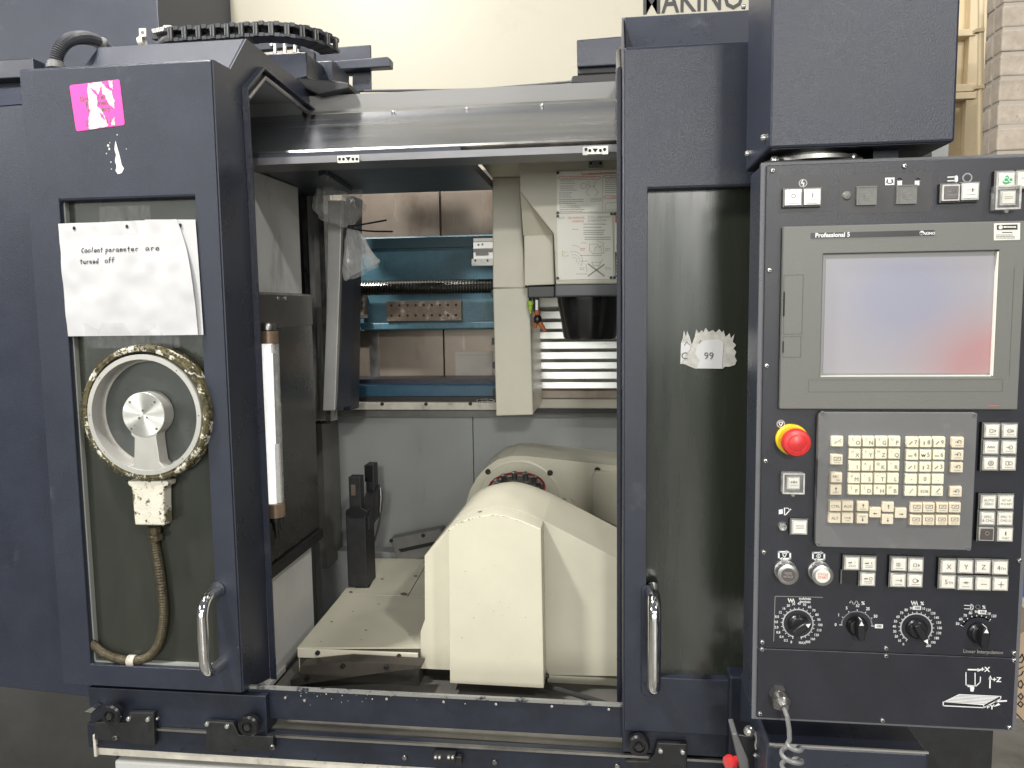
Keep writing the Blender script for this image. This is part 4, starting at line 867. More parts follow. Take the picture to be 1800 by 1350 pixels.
# ---- table cover plates
zp = P(523, 1138, 0.25).z
Q = thing('table_cover', 'cream step-shaped cover plate left of the rotary table', 'cover plate', (-0.45, 0.3, zp))
def ZP(x, y): return PZ(x, y, zp)
f_l = ZP(522.6, 1138.5); f_r = ZP(740, 1137.5)
b = B(); b.prism([ZP(522.6, 1138.5), ZP(740, 1137.5), ZP(760, 1110), ZP(765, 1050), ZP(716.5, 1048.5), ZP(599, 1046.5)], (0, 0, -0.004)); part('front_plate', b, 'cream_in', Q)
b = B(); fz = P(523, 1155.6, f_l.y).z; b.box(f_l.x, f_r.x, f_l.y-0.001, f_l.y+0.004, fz, zp-0.001); part('front_flange', b, 'cream_in', Q, bevel=0.0015)
b = B(); b.prism([ZP(599.5, 1045), ZP(716.5, 1047), ZP(745.5, 997), ZP(770, 960), ZP(746, 981.6), ZP(658, 981.6), ZP(658, 1017), ZP(649, 1033.5), ZP(609, 1033.5)], (0, 0, -0.004)); part('rear_plate', b, 'cream_in', Q)
b = B(); b.prism([ZP(717.5, 1048.3), ZP(765, 1049), ZP(790, 940), ZP(746.5, 998)], (0, 0, -0.004)); part('side_plate', b, 'cream_in', Q)
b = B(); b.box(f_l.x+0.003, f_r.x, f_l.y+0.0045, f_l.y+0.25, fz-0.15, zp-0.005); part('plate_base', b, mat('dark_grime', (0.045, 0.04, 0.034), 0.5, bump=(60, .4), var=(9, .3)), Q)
b = B(); b.box(f_l.x+0.001, f_l.x+0.004, f_l.y+0.0045, f_l.y+0.6, fz-0.05, zp-0.005); part('plate_edge', b, 'cream_in', Q)
for x, y in ((559, 1147), (701.5, 1153)): bolt_at(P(x, y, f_l.y-0.0015), 0.0058, Q)
for x, y in ((603, 1170), (679, 1172)): bolt_at(P(x, y, 0.199), 0.0056, Q)
b = B()
for x, y, l in ((617, 1041, 4), (711, 1044.5, 7), (731, 1013, 5), (747, 988, 4), (583, 1093, 3), (666, 1062, 2), (643, 1108, 2.5), (672, 1018, 3), (620, 1075, 1.5), (635, 1125, 1.5), (720, 1116, 2), (564, 1128, 2)):
    b.face([ZP(x+l*math.cos(a)*random.uniform(.7, 1.2), y+l*.4*math.sin(a)*random.uniform(.6, 1.3))+Vector((0, 0, 0.0006)) for a in (0, .9, 1.9, 2.8, 3.7, 4.7, 5.5)])
part('chip_spot', b, 'darkgrey', Q, recalc=False)
b = B(); b.poly([(527, 1172), (560, 1168), (610, 1163), (740, 1170), (740, 1174), (660, 1184), (560, 1199), (512, 1206), (510, 1196), (527, 1190)], 0.20, 0.04); part('side_guard', b, mat('brown_grime', (0.05, 0.043, 0.035), 0.5, 0.0, bump=(60, .4), var=(9, .3)), Q)
bolt_at(P(541, 1191, 0.199), 0.0058, Q)

# ---- tool setter
ps = ZP(608, 1033); Ye = ps.y+0.002
V_ = thing('tool_setter', 'black tool setting post with two upright fingers on the cover plate', 'tool setter', (ps.x+0.03, ps.y, zp))
q0 = P(607, 899, Ye); q1 = P(646, 1033, Ye)
b = B(); b.box(q0.x, q1.x, Ye, Ye+0.085, zp+0.0006, q0.z); part('post', b, 'black_matt', V_, bevel=0.003)
b = B(); b.poly([(608, 897), (616, 892), (633, 892), (646, 899), (646, 904), (637, 911), (618, 911), (607, 905)], Ye-0.004, 0.0038); part('post_cap', b, 'black', V_, bevel=0.001)
q = P(612, 838, Ye+0.01); q2 = P(635, 893, Ye+0.01)
b = B(); b.box(q.x, q2.x, Ye+0.01, Ye+0.045, q0.z+0.0005, q.z); part('finger', b, 'black_matt', V_, bevel=0.003)
b = B(); b.rect(617, 852, 625, 871, Ye+0.0085, 0.0012); part('sensor_window', b, 'rust', V_)
q = P(642, 816, Ye+0.16); q2 = P(659, 870, Ye+0.16)
b = B(); b.box(q.x, q2.x, Ye+0.16, Ye+0.20, P(650, 880, Ye+.16).z-0.05, q.z); part('finger', b, 'black_matt', V_, bevel=0.003)
b = B(); b.box(q.x-0.002, q2.x-0.004, Ye+0.155, Ye+0.1598, P(650, 846, Ye+.16).z, q.z-0.002); part('finger_block', b, 'black', V_, bevel=0.001)
b = B(); za_ = q0.z; b.add([(q0.x+0.035, Ye+0.02, za_-0.01), (q1.x+0.006, Ye+0.02, za_-0.02), (q2.x+0.004, Ye+0.2, za_+0.035), (q.x-0.004, Ye+0.2, za_+0.035),
     (q0.x+0.035, Ye+0.02, za_-0.06), (q1.x+0.006, Ye+0.02, za_-0.06), (q2.x+0.004, Ye+0.2, za_-0.06), (q.x-0.004, Ye+0.2, za_-0.06)],
     [(0, 1, 2, 3), (4, 5, 6, 7), (0, 1, 5, 4), (1, 2, 6, 5), (2, 3, 7, 6), (3, 0, 4, 7)]); part('arm', b, 'black_matt', V_)
b = B(); b.tube([P(669, 857, Ye+.14), P(670, 872, Ye+.14), P(668, 900, Ye+.14)], 0.006, 10, radii=[.004, .0065, .0055]); b.tube(smoothpts([P(668, 900, Ye+.14), P(667, 915, Ye+.14), P(664, 930, Ye+.13), P(659, 950, Ye+.10)], 4), 0.0035, 8); part('cable', b, 'steel_dull', V_)

# ---- work lamp
L_ = thing('work_lamp', 'white tubular work lamp in a clear sleeve with bronze end rings', 'work lamp', P(482, 900, 0.19))
Yl = 0.20
def lampseg(y0, y1, x0, x1, r): return [P(x0, y0, Yl), P(x1, y1, Yl)]
b = B(); b.lathe(P(470, 567, Yl), (0, 0, -1), [(0.015, 0), (0.018, 0.004), (0.018, 0.017), (0.0165, 0.018)], 24); part('top_collar', b, 'steel_dull', L_)
b = B(); b.lathe(P(472, 582, Yl), (0.012, 0, -1), [(0.021, 0), (0.021, 0.027), (0.019, 0.028)], 24); part('bronze_ring', b, 'bronze', L_)
aT, aB = P(474, 604, Yl), P(484, 886, Yl)
b = B(); b.tube([aT, aB], 0.0205, 24); part('sleeve', b, 'clear', L_)
dx = Vector((-0.006, 0, 0))
b = B(); b.tube([aT+dx, aB+dx], 0.0115, 16); part('lamp_tube', b, 'lightframe', L_)
m_ = aT.lerp(aB, 0.62); b = B(); b.box(m_.x-0.001, m_.x+0.0145, Yl-0.004, Yl+0.004, aB.z+0.004, m_.z); b.box(aT.x-0.002, aT.x+0.010, Yl-0.004, Yl+0.004, aT.z-0.022, aT.z-0.002); part('reflector', b, 'whitepaint', L_)
b = B(); b.lathe(P(484, 884, Yl), (0.012, 0, -1), [(0.0215, 0), (0.0215, 0.031), (0.019, 0.032)], 24); part('bronze_ring', b, 'bronze', L_)
b = B(); b.lathe(P(485, 908, Yl), (0.012, 0, -1), [(0.018, 0), (0.018, 0.010), (0.010, 0.011), (0.010, 0.03), (0.006, 0.031), (0.006, 0.05)], 20); part('gland', b, 'black', L_)

# ---- plastic bag and its ties
def bagpart(path, radii, Y, seed):
    b = B(); pts = smoothpts([Vector((x, y, 0)) for x, y in path], 4); n = len(pts); seg = 30; vs = []
    for i, p in enumerate(pts):
        t = i/(n-1)*(len(radii)-1); k = min(int(t), len(radii)-2); r = radii[k]+(radii[k+1]-radii[k])*(t-k)
        tan = (pts[min(i+1, n-1)]-pts[max(i-1, 0)]).normalized(); nn = Vector((tan.y, -tan.x, 0))
        for j in range(seg):
            a = 2*math.pi*j/seg
            f = 1+0.16*math.sin(a*5+seed)+0.12*math.sin(a*8+seed*2+i*0.3)+0.45*mnoise.noise(Vector((math.cos(a)*1.6, math.sin(a)*1.6, i*0.22+seed)))
            q = P(p.x+nn.x*r*f*math.cos(a), p.y+nn.y*r*f*math.cos(a), Y); q.y += 0.0014*r*f*math.sin(a)*0.8; vs.append(q)
    b.add(vs, [(i*seg+j, i*seg+(j+1) % seg, (i+1)*seg+(j+1) % seg, (i+1)*seg+j) for i in range(n-1) for j in range(seg)]); return b
Z_ = thing('plastic_bag', 'crumpled clear plastic bag tied round the top of the swing plate', 'plastic bag', P(615, 400, 0.55))
part('bag_body', bagpart([(570, 312), (582, 335), (595, 358), (608, 380), (616, 396), (618, 400)], [10, 30, 38, 30, 8, 4], 0.55, 1.0), 'bag', Z_)
part('bag_skirt', bagpart([(617, 399), (620, 412), (628, 440), (634, 465), (640, 478)], [4, 13, 24, 30, 30], 0.55, 4.0), 'bag', Z_)
b = B(); b.tube(smoothpts([P(612, 398, 0.545), P(640, 394, 0.52), P(679, 387, 0.50)], 4), 0.0024, 6); b.tube(smoothpts([P(612, 400, 0.545), P(645, 406, 0.53), P(690, 407, 0.51)], 4), 0.0024, 6)
b.lathe(P(617, 399, 0.55), (0, 0, 1), [(0.009, -0.004), (0.010, 0), (0.009, 0.004)], 14); part('cable_tie', b, 'black', Z_)

# ================================================================ GEAR ON TOP
zt0 = 2.168
CH = thing('cable_chain', 'black plastic cable chain with open links lying along the top left', 'cable chain', (-0.75, 0.35, zt0))
Yk = 0.36; xa = P(300, 55, Yk).x; xb = P(455, 50, Yk).x; d = (xb-xa)/6.2; zc_ = P(380, 66, Yk).z-0.022
zlo = P(380, 67.5, Yk).z; zhi = P(380, 43, Yk).z
pos = [(xa+d*i, Yk, 0.0) for i in range(7)]
cx_ = xa+d*6; Rc = 0.15
for i in range(1, 7): a = d*i/Rc; pos.append((cx_+Rc*math.sin(a), Yk+Rc-Rc*math.cos(a), a))
for (x, y, a) in pos:
    b = B(); h0, h1 = zlo, zhi; L_k = d*0.98; 
    def tb(u0, u1, v0, v1, z0, z1):
        ca, sa = math.cos(a), math.sin(a); vs = []
        for uu in (u0, u1):
            for vv in (v0, v1):
                for zz in (z0, z1): vs.append((x+uu*ca-vv*sa, y+uu*sa+vv*ca, zz))
        b.add(vs, [(0, 1, 3, 2), (4, 6, 7, 5), (0, 4, 5, 1), (2, 3, 7, 6), (0, 2, 6, 4), (1, 5, 7, 3)])
    tb(-L_k/2, L_k*0.35, 0, 0.05, h1-0.008, h1); tb(-L_k/2, L_k*0.35, 0, 0.05, h0, h0+0.006); tb(L_k*0.2, L_k*0.55, -0.002, 0.05, h1-0.007, h1+0.002); tb(L_k*0.2, L_k*0.55, -0.002, 0.05, h0-0.001, h0+0.007)
    tb(-0.006, 0.006, -0.004, 0.004, h0, h1); tb(-L_k*0.5, -L_k*0.2, 0.046, 0.05, h0, h1)
    b.cm = 1; tb(-0.0045, -0.003, -0.006, -0.004, h0+0.004, h1-0.004); tb(0.003, 0.0045, -0.006, -0.004, h0+0.004, h1-0.004)
    part('chain_link', b, ['tooth', 'bezel'], CH)
def corrugated(name, pts, r, par, m='corr', amp=0.12, step=0.004):
    sp_ = smoothpts([Vector(p) for p in pts], 10); out = []; rad = []; acc = 0; last = sp_[0]; k = 0
    L = sum((sp_[i+1]-sp_[i]).length for i in range(len(sp_)-1)); n = int(L/(step/2)); i = 0; dist = 0
    for j in range(n+1):
        tgt = L*j/n
        while i < len(sp_)-2 and dist+(sp_[i+1]-sp_[i]).length < tgt: dist += (sp_[i+1]-sp_[i]).length; i += 1
        sl = (sp_[i+1]-sp_[i]).length; out.append(sp_[i].lerp(sp_[i+1], min(1, (tgt-dist)/sl))); rad.append(r*(1+amp) if j % 2 else r*(1-amp))
    b = B(); b.tube(out, r, 12, radii=rad, sm=False); return part(name, b, m, par)
zm = (zlo+zhi)/2-0.004
corrugated('conduit', [(xa-0.14, 0.37, zt0-0.02), (xa-0.12, 0.37, zt0+0.012), (xa-0.085, 0.37, zt0+0.026), (xa-0.03, 0.385, zm-0.002), (xa+d*2, 0.385, zm-0.002), (xa+d*5, 0.385, zm-0.002), (xa+d*7, 0.40, zm), (xa+d*8, .43, zm)], 0.0095, CH)
b = B(); p = P(246, 69, 0.36); b.lathe(p+Vector((-0.008, 0.01, -0.004)), (1, 0, 0.2), [(0.0115, 0), (0.0125, 0.001), (0.0125, 0.013), (0.0115, 0.014)], 14, caps=False); b.rect(244, 50, 257, 64, 0.365, 0.003)
b.cm = 1; b.disc(P(250.5, 57, 0.3645), 0.0045, 12); part('pipe_clip', b, ['railwhite', 'darkgrey'], CH)
b = B(); b.poly([(266, 51), (286, 47), (287, 44), (300, 44), (300, 48), (290, 49), (288, 54), (268, 58)], 0.40, 0.02); part('chain_end', b, 'screw', CH)
b = B(); b.poly([(266, 56), (288, 51), (298, 47), (298, 68), (266, 68)], 0.42, 0.02); part('chain_bracket', b, 'tooth', CH)
CD = thing('conduit_loop', 'grey corrugated conduit arching over the corner of the left door', 'conduit', P(98, 115, 0.05))
corrugated('conduit', [P(98, 116, 0.05), P(100, 100, 0.05), P(108, 82, 0.055), P(122, 70, 0.07), P(140, 66, 0.10), P(158, 68, 0.16), P(176, 76, 0.22), P(200, 95, 0.30)], 0.0125, CD)
b = B(); b.lathe(P(98, 117, 0.05), UZ, [(0.018, -0.004), (0.018, 0.003), (0.0155, 0.004), (0.0155, 0.01)], 14); part('fitting', b, 'greycable', CD)
b = B(); b.lathe(P(176, 77, 0.21), (0.8, 0.5, -0.3), [(0.016, 0), (0.016, 0.008), (0.014, 0.012)], 14); part('fitting', b, 'greycable', CD)
DU = thing('door_drive_unit', 'stepped dark drive housing with spacers behind the cable chain', 'drive unit', P(530, 165, 0.6))
def boxp(pxs, Y, th, name, m, par, bev=0.003): b = B(); b.poly(pxs, Y, th); return part(name, b, m, par, bevel=bev)
boxp([(445, 95), (539, 91), (539, 135), (445, 160)], 0.50, 0.20, 'housing', 'navy_smooth', DU)
boxp([(539.5, 108), (584, 106), (585, 142), (540, 150)], 0.62, 0.14, 'housing_step', 'navy_smooth', DU)
boxp([(430, 70), (518, 63), (524, 70), (524, 82), (430, 92)], 0.60, 0.02, 'chain_tray', 'navy_dark', DU)
boxp([(524, 72), (552, 90), (552, 104), (524, 90)], 0.66, 0.02, 'tray_end', 'navy_dark', DU)
for x, y in ((484, 88), (501, 88), (519, 86)):
    b = B(); p = P(x, y+6, 0.56); b.lathe((p.x, p.y, p.z), UZ, [(0.0052, 0), (0.0052, 0.024)], 12); part('spacer', b, 'steel_bright', DU)
screw_at(P(477, 78, 0.599), 0.006, DU, slot=False)
boxp([(523, 137), (600, 143), (613, 145.5), (613, 155), (560, 166), (523, 150)], 0.47, 0.10, 'carriage', 'black_matt', DU)
b = B(); b.rect(566, 143, 588, 149, 0.60, 0.03); part('shim', b, 'screw', DU)
b = B(); b.rect(540, 121, 550, 134, 0.617, 0.003); part('cover_plug', b, 'navy_dark', DU)
BK = thing('guide_bracket', 'dark angle bracket with a square rail end, standing in front of the cream cover', 'bracket', P(630, 160, 0.8))
boxp([(545, 86), (651, 78), (652, 160), (619, 162), (619, 133), (598, 132), (545, 120)], 0.80, 0.012, 'angle_plate', 'navy_smooth', BK)
boxp([(585, 107), (680, 99), (686, 103), (686, 117), (599, 122)], 0.765, 0.034, 'rail_end', 'navy_smooth', BK)
BR = thing('rail_bracket', 'dark boxy bracket left of the right door at the beam', 'bracket', P(1050, 140, 0.75))
boxp([(1013.5, 70), (1120, 61), (1120, 112), (1014.5, 118)], 0.75, 0.15, 'bracket_plate', 'navy_smooth', BR)
boxp([(1015, 117), (1120, 111), (1120, 126), (1015, 131)], 0.765, 0.12, 'bracket_foot', 'black_matt', BR)
boxp([(1006, 133), (1120, 126), (1120, 144), (1002, 147)], 0.60, 0.12, 'carriage', 'black_matt', BR)
TB = thing('toothed_belt', 'thin black toothed belt sagging along the top of the beam', 'belt', P(830, 158, 0.62))
corrugated('belt', [P(640, 160, 0.62), P(720, 159, 0.62), P(830, 157.5, 0.62), P(930, 150, 0.62), P(1010, 143, 0.62)], 0.0034, TB, amp=0.2, step=0.006)

# ================================================================ CONTROL PANEL
YP = -0.28
pX0, pX1, pZt, pZm, pZb = 0.2285, 0.602, 1.803, 1.0715, 0.9585
CP = thing('control_panel', 'navy operator control panel with screen, keypad, push buttons and dials', 'control panel', ((pX0+pX1)/2, -0.2, pZb))
ybk = PX(1316, 420, pX0-0.006).y
b = B(); b.box(pX0-0.005, pX1+0.005, YP+0.0065, ybk, pZb-0.003, pZt+0.003); part('housing', b, 'navy_smooth', CP, bevel=0.004)
b = B(); b.box(pX0-0.0065, pX1+0.0065, YP+0.004, YP+0.0075, pZb-0.0045, pZt+0.0045); part('gasket', b, mat('grey_edge_seal', (0.14, 0.14, 0.155), 0.5, bump=(500, 1.0)), CP)
b = B(); b.box(pX0, pX1, YP, YP+0.0038, pZm+0.0006, pZt); part('face_plate', b, 'panel', CP, bevel=0.0012)
b = B(); b.box(pX0, pX1, YP, YP+0.0038, pZb, pZm-0.0006); part('lower_plate', b, 'panel', CP, bevel=0.0012)
for x, y in ((1358, 300), (1590, 292), (1352.5, 475), (1347.5, 643), (1345.5, 810), (1342.5, 970.5), (1340, 1128.5), (1557, 1139), (1782, 1148), (1339.5, 1141), (1557, 1152), (1782, 1161), (1791.5, 985), (1336, 1254), (1551, 1266), (1774, 1279)):
    screw_at(P(x, y, YP-0.0002), 0.0036, CP)
# white printed marks
mk = B(); Ym = YP-0.0004
def flush(nm):
    global mk
    part(nm, mk, 'white', CP, recalc=False); mk = B()
def pw(k): return k/1200.0
def mtext(s, x, y, px, bold=0.02, sx=1.0, align='CENTER'): mk.text(s, pw(px)*1.36, P(x, y, Ym), bold=bold, sx=sx, align=align)
def ml(pts, wd=1.6): mk.pxline(pts, Ym, pw(wd))
def mring(x, y, r, wd=1.6, a0=0, a1=360): mk.arc(P(x, y, Ym), pw(r), a0, a1, pw(wd), 18)
mring(1411.5, 322, 6.3); ml([(1411, 317), (1408, 323), (1414, 321), (1411, 328)], 1.8)
flush('power_symbol')
mk.face([P(x, y, Ym) for x, y in ((1556, 312.5), (1572.5, 312), (1572, 325), (1556, 325.5))])
flush('keypad_symbol')
for x in (1581.5, 1612):
    mk.face([P(x+a, y, Ym) for a, y in ((-4, 318), (4, 317.5), (4, 325.5), (-4, 326))]); mring(x+(0 if x < 1600 else 1.5), 317, 3.2, 1.6, -95, 95)
flush('lock_symbol')
ml([(1666, 311.5), (1679, 310.8)], 1.8); ml([(1666, 318), (1679, 317.5)], 1.8); mk.face([P(x, y, Ym) for x, y in ((1678, 309.5), (1682, 308), (1684, 311), (1684, 317), (1682, 320.5), (1678, 319.5))]); mring(1700.5, 312.5, 7, 2.2)
flush('spindle_symbol')
mring(1372.5, 745, 6.5, 1.7); ml([(1368.5, 742), (1376.5, 742), (1372.5, 749.5), (1368.5, 742)], 1.5)
flush('stop_symbol')
mk.face([P(x, y, Ym) for x, y in ((1369, 896), (1376, 895), (1376, 903), (1369, 904))]); ml([(1379, 893), (1379, 905)], 1.8); ml([(1381, 905), (1390, 895)], 1.8); ml([(1381, 893), (1386, 893.5), (1388, 898)], 1.3)
flush('door_symbol')
for x, y in ((1379, 976), (1439, 977.5)):
    for pts in ([(x-10, y+4), (x-10, y-6), (x+4, y-6)], [(x+10, y-3), (x+10, y+6), (x-4, y+6)]): ml(pts, 3.0)
    mk.face([P(x+a, y+c, Ym) for a, c in ((3, -9), (9, -5.5), (3, -2.5))]); mk.face([P(x+a, y+c, Ym) for a, c in ((-3, 9), (-9, 6), (-3, 3))])
    if x < 1400: ml([(x-4, y-3), (x+4, y-3), (x, y+4), (x-4, y-3)], 1.4)
    else: ml([(x-4, y), (x, y-4), (x+4, y), (x, y+4), (x-4, y)], 1.4); ml([(x, y-4), (x, y+4)], 1.2)
    flush('cycle_symbol')
# dials: rings, ticks, numbers
def dial(cx, cy, r, labels, a0, a1, ring0, ring1, inv=None, tr=11.0, fs=6.6):
    c = P(cx, cy, Ym); mk.arc(c, pw(r), ring0, ring1, pw(2.3), 40); n = len(labels)
    for i, s in enumerate(labels):
        a = a0+(a1-a0)*i/(n-1); d = Vector((math.sin(math.radians(a)), 0, math.cos(math.radians(a))))
        mk.line([c+d*pw(r), c+d*pw(r+3.4)], pw(1.3))
        q = c+d*pw(r+tr+(1.5 if len(s) > 2 and abs(math.sin(math.radians(a))) > .4 else 0))
        if inv is not None and i == inv: mk.face([q+Vector((x*pw(7), 0, z*pw(3.8))) for x, z in ((-1, -1), (1, -1), (1, 1), (-1, 1))]); inv_t.append((s, q))
        else: mk.text(s, pw(fs)*1.3, q, bold=0.016, sx=0.86)
inv_t = []
D1c, D2c, D3c, D4c = (1402.6, 1096), (1506, 1099.5), (1610.7, 1104), (1719.5, 1112)
dial(*D1c, 26.7, '0 0.2 0.4 0.8 2.0 4.0 8.0 12 16 20 30 40 50 60 70 80 90 100 110 120 160 300 MAX'.split(), -163, 167, -163, 167, fs=5.2)
flush('dial_scale')
dial(*D2c, 26.5, '0 1 5 10 25 50 100'.split(), -90, 90, -90, 90, inv=6, tr=10.5, fs=6.0)
flush('dial_scale')
dial(*D3c, 26.8, '0 10 20 30 40 50 60 70 80 90 100 110 120 130 140 150 160 170 180 190 200'.split(), -146, 146, -146, 146, inv=10, fs=5.2)
flush('dial_scale')
dial(*D4c, 29, '50 60 70 80 90 100 110 120'.split(), -67, 38, -67, 38, inv=5, tr=9.5, fs=5.4)
flush('dial_scale')
mtext('inch/min', 1415, 1052.5, 4.6, .03); mtext('deg/min', 1415, 1058, 4.6, .03)
flush('unit_lettering')
def wave(x, y, n, h=4.0, w_=2.4, lw=1.7): ml([(x+i*w_, y+(h if i % 2 else -h)) for i in range(n)], lw)
wave(1385.5, 1055.5, 6, 3.4, 2.2, 1.5)
flush('feed_symbol')
wave(1602, 1060, 6, 3.4, 2.2, 1.5); mtext('%', 1621, 1061, 6.5, .03)
flush('feed_symbol')
ml([(1494+k*0.8, 1059.5-3.2*math.sin(k*0.55)) for k in range(22)], 1.5); mtext('%', 1517, 1060.5, 6.5)
flush('rapid_symbol')
ml([(1695, 1064), (1707, 1064.5)], 1.2); ml([(1695, 1070), (1707, 1070.5)], 1.2); ml([(1707, 1062), (1710, 1064), (1711, 1068), (1709, 1072), (1706, 1072), (1707, 1062)], 1.5); mring(1719, 1067, 3.4, 1.6); mtext('%', 1729.5, 1067.5, 6.2)
flush('spindle_symbol')
# axis diagram on the lower plate
ml([(1702, 1177), (1719, 1177.5)], 2.6); mk.face([P(x, y, Ym) for x, y in ((1718, 1174.5), (1726, 1178), (1718, 1181))]); mtext('+X', 1731.5, 1177, 9, .03)
ml([(1698, 1182), (1698, 1204), (1716, 1206), (1723, 1199), (1723.5, 1190)], 1.6); ml([(1714, 1183), (1714, 1204)], 1.6); ml([(1702, 1206), (1711, 1207)], 3.2)
mk.face([P(x, y, Ym) for x, y in ((1705, 1208), (1713, 1208.5), (1711, 1216), (1706, 1215.5))])
ml([(1740.5, 1193), (1740, 1209)], 2.4); mk.face([P(x, y, Ym) for x, y in ((1737.5, 1194), (1741, 1187), (1744, 1194.5))]); mtext('+Z', 1752, 1195, 9, .03)
mk.face([P(x, y, Ym) for x, y in ((1658, 1234), (1686, 1220), (1759, 1223.5), (1729, 1239.5))])
ml([(1658, 1234), (1658, 1240.5), (1729, 1244), (1759, 1228.5), (1759, 1224)], 1.8); ml([(1729, 1239.5), (1729, 1244)], 1.6); ml([(1750, 1248-15), (1769, 1232)], 2.8)
mk.face([P(x, y, Ym) for x, y in ((1746, 1243), (1755, 1235.5), (1758.5, 1239))]); mtext('+Y', 1740, 1243, 9, .03)
flush('axis_diagram')
mi = B()
for s, q in inv_t: mi.text(s, pw(5.2)*1.3, q+Vector((0, -0.0003, 0)), bold=0.02, sx=.9)
for k in range(6): y = 1222+k*2.3; mi.line([P(1684-k*4.5, y, Ym-.0003), P(1757-k*4.7, y+3.2, Ym-.0003)], pw(0.6))
for k in range(6): mi.pxline([(1732+k*4.6, 1241-k*2.4), (1732+k*4.6, 1238.5-k*2.4)], Ym-.0003, pw(1.4))
for a in (-1, 1): mi.pxline([(1564+a*4, 316), (1564+a*5, 321)], Ym-.0003, pw(2.5))
mi.pxline([(1561, 322), (1567, 322)], Ym-.0003, pw(1.6)); mi.pxline([(1663, 1237.2), (1728, 1241.5)], Ym-.0003, pw(1.6))
part('printed_counter_marks', mi, 'panel', CP, recalc=False)
# dark backing patches behind the top buttons
for x0, y0, x1, y1 in ((1371, 310, 1453, 372), (1476, 308, 1636, 372)):
    b = B(); b.rect(x0, y0, x1, y1, YP-0.0003, 0.0003); part('legend_plate', b, mat('black_film', (0.034, 0.034, 0.036), 0.45), CP)
b = B(); p0 = P(1362.5, 1048, YP); p1 = P(1446, 1128, YP); b.box(p0.x, p1.x, YP-0.0003, YP, p1.z, p0.z); part('legend_plate', b, 'panel', CP)
b = B()
for q, r in (((1362.5, 1048), (1446, 1050)), ((1362.5, 1048), (1360, 1127))): b.pxline([q, r], YP-0.0006, pw(1.0))
part('legend_edge', b, 'inkpale', CP, recalc=False)
b = B(); b.rect(1699, 1141, 1757, 1150, YP-0.0008, 0.0008); b.cm = 1; b.text('Linear Interpolation', pw(7)*1.3, P(1728, 1146, YP-0.0011), bold=.01, sx=.92); part('name_strip', b, ['black', 'inkpale'], CP)
# push buttons
def button(x, y, w_, h_, legend, capm='cap', frame_m='black', out=0.007, ink='ink', rim=True):
    c = P(x, y, YP-out-0.005); s = (1.48+YP-out-0.005)/F; W = w_*s*1.02; Hh = h_*s*1.02
    b = B(); b.box(c.x-W/2, c.x+W/2, YP-out, YP, c.z-Hh/2, c.z+Hh/2); b.cm = 1
    for dx0, dx1, dz0, dz1 in ((-.5, .5, .44, .5), (-.5, -.44, -.5, .44)): b.box(c.x+W*dx0, c.x+W*dx1, YP-out-0.001, YP-out, c.z+Hh*dz0, c.z+Hh*dz1)
    o = part('push_button', b, [frame_m, 'bezel'], CP)
    if capm is None: return o
    b = B(); k = 0.43
    b.cm = 1; b.box(c.x-W*k, c.x+W*k, YP-out-0.004, YP-out-0.0002, c.z-Hh*k, c.z+Hh*k); b.cm = 0
    k2 = 0.345; b.box(c.x-W*k2, c.x+W*k2, YP-out-0.0055, YP-out-0.0041, c.z-Hh*k2, c.z+Hh*k2)
    b.cm = 2; f = Vector((c.x, YP-out-0.0058, c.z)); u = W*k2
    for it in legend:
        if it[0] == 't': b.text(it[1], it[4]*u, f+Vector((it[2]*u, 0, it[3]*u)), bold=it[5] if len(it) > 5 else 0.0, sx=.95)
        elif it[0] == 'l': b.line([f+Vector((px*u, 0, pz*u)) for px, pz in it[1]], it[2]*u)
        elif it[0] == 'o': b.arc(f+Vector((it[1]*u, 0, it[2]*u)), it[3]*u, 0, 360, it[4]*u, 14)
        elif it[0] == 'f': b.face([f+Vector((px*u, 0, pz*u)) for px, pz in it[1]])
        elif it[0] == 'b':
            for kk in range(it[1]):
                x0 = -0.6
                while x0 < 0.6: l = random.uniform(.15, .35); b.line([f+Vector((x0*u, 0, (it[2]-kk*.26)*u)), f+Vector((min(.62, x0+l)*u, 0, (it[2]-kk*.26)*u))], .07*u); x0 += l+.09
    part('button_cap', b, [capm, 'capframe', ink], o, bevel=0.0006, seg=1); return o
sq = ('l', [(-.45, .3), (.05, .3), (.05, -.2), (-.45, -.2), (-.45, .3)], .08); arw = ('f', [(.3, .35), (.55, .05), (.3, -.25)])
LB = [('b', 1, -.6)]
button(1394.7, 346.7, 31, 30, [('o', 0, .18, .28, .09), ('b', 1, -.45)]); button(1428.3, 345.6, 31, 30, [('l', [(0, .5), (0, -.1)], .13), ('b', 1, -.5)])
for x, y in ((1525.7, 342.8), (1596.3, 340.8)):
    o = button(x, y, 31, 30, [], None, 'bezel', 0.004); s = 1.2/F
    b = B(); cc = P(x, y, YP-0.0046); b.arc(cc, 8.5*s, 0, 360, 0.0006); b.arc(cc, 6*s, 60, 330, 0.0006); b.line([cc+Vector((-.008, 0, 0)), cc+Vector((.008, 0, 0))], .0006); part('engraved_mark', b, 'inkpale', o, recalc=False)
button(1672.5, 338.5, 31, 30, [('b', 1, .2), ('o', .35, .15, .26, .1), ('b', 1, -.35)], 'capdark', ink='inkpale'); button(1706.2, 336.3, 31, 31, [('l', [(.25, .45), (.25, -.05)], .14), ('b', 1, .2), ('b', 1, -.5)])
e_ = button(1769.5, 317, 32, 32, [('f', [(-.55, -.35), (-.5, .1), (-.15, .65), (.1, .7), (.35, .3), (.7, .2), (.65, -.3), (.2, -.5), (-.2, -.6)])], ink='green'); button(1803, 315.5, 32, 32, [('b', 1, .2)])
b = B(); b.text('ECO', .0095, P(1769.5, 316.5, YP-.0133), bold=.02); part('lettering', b, 'label', e_, recalc=False)
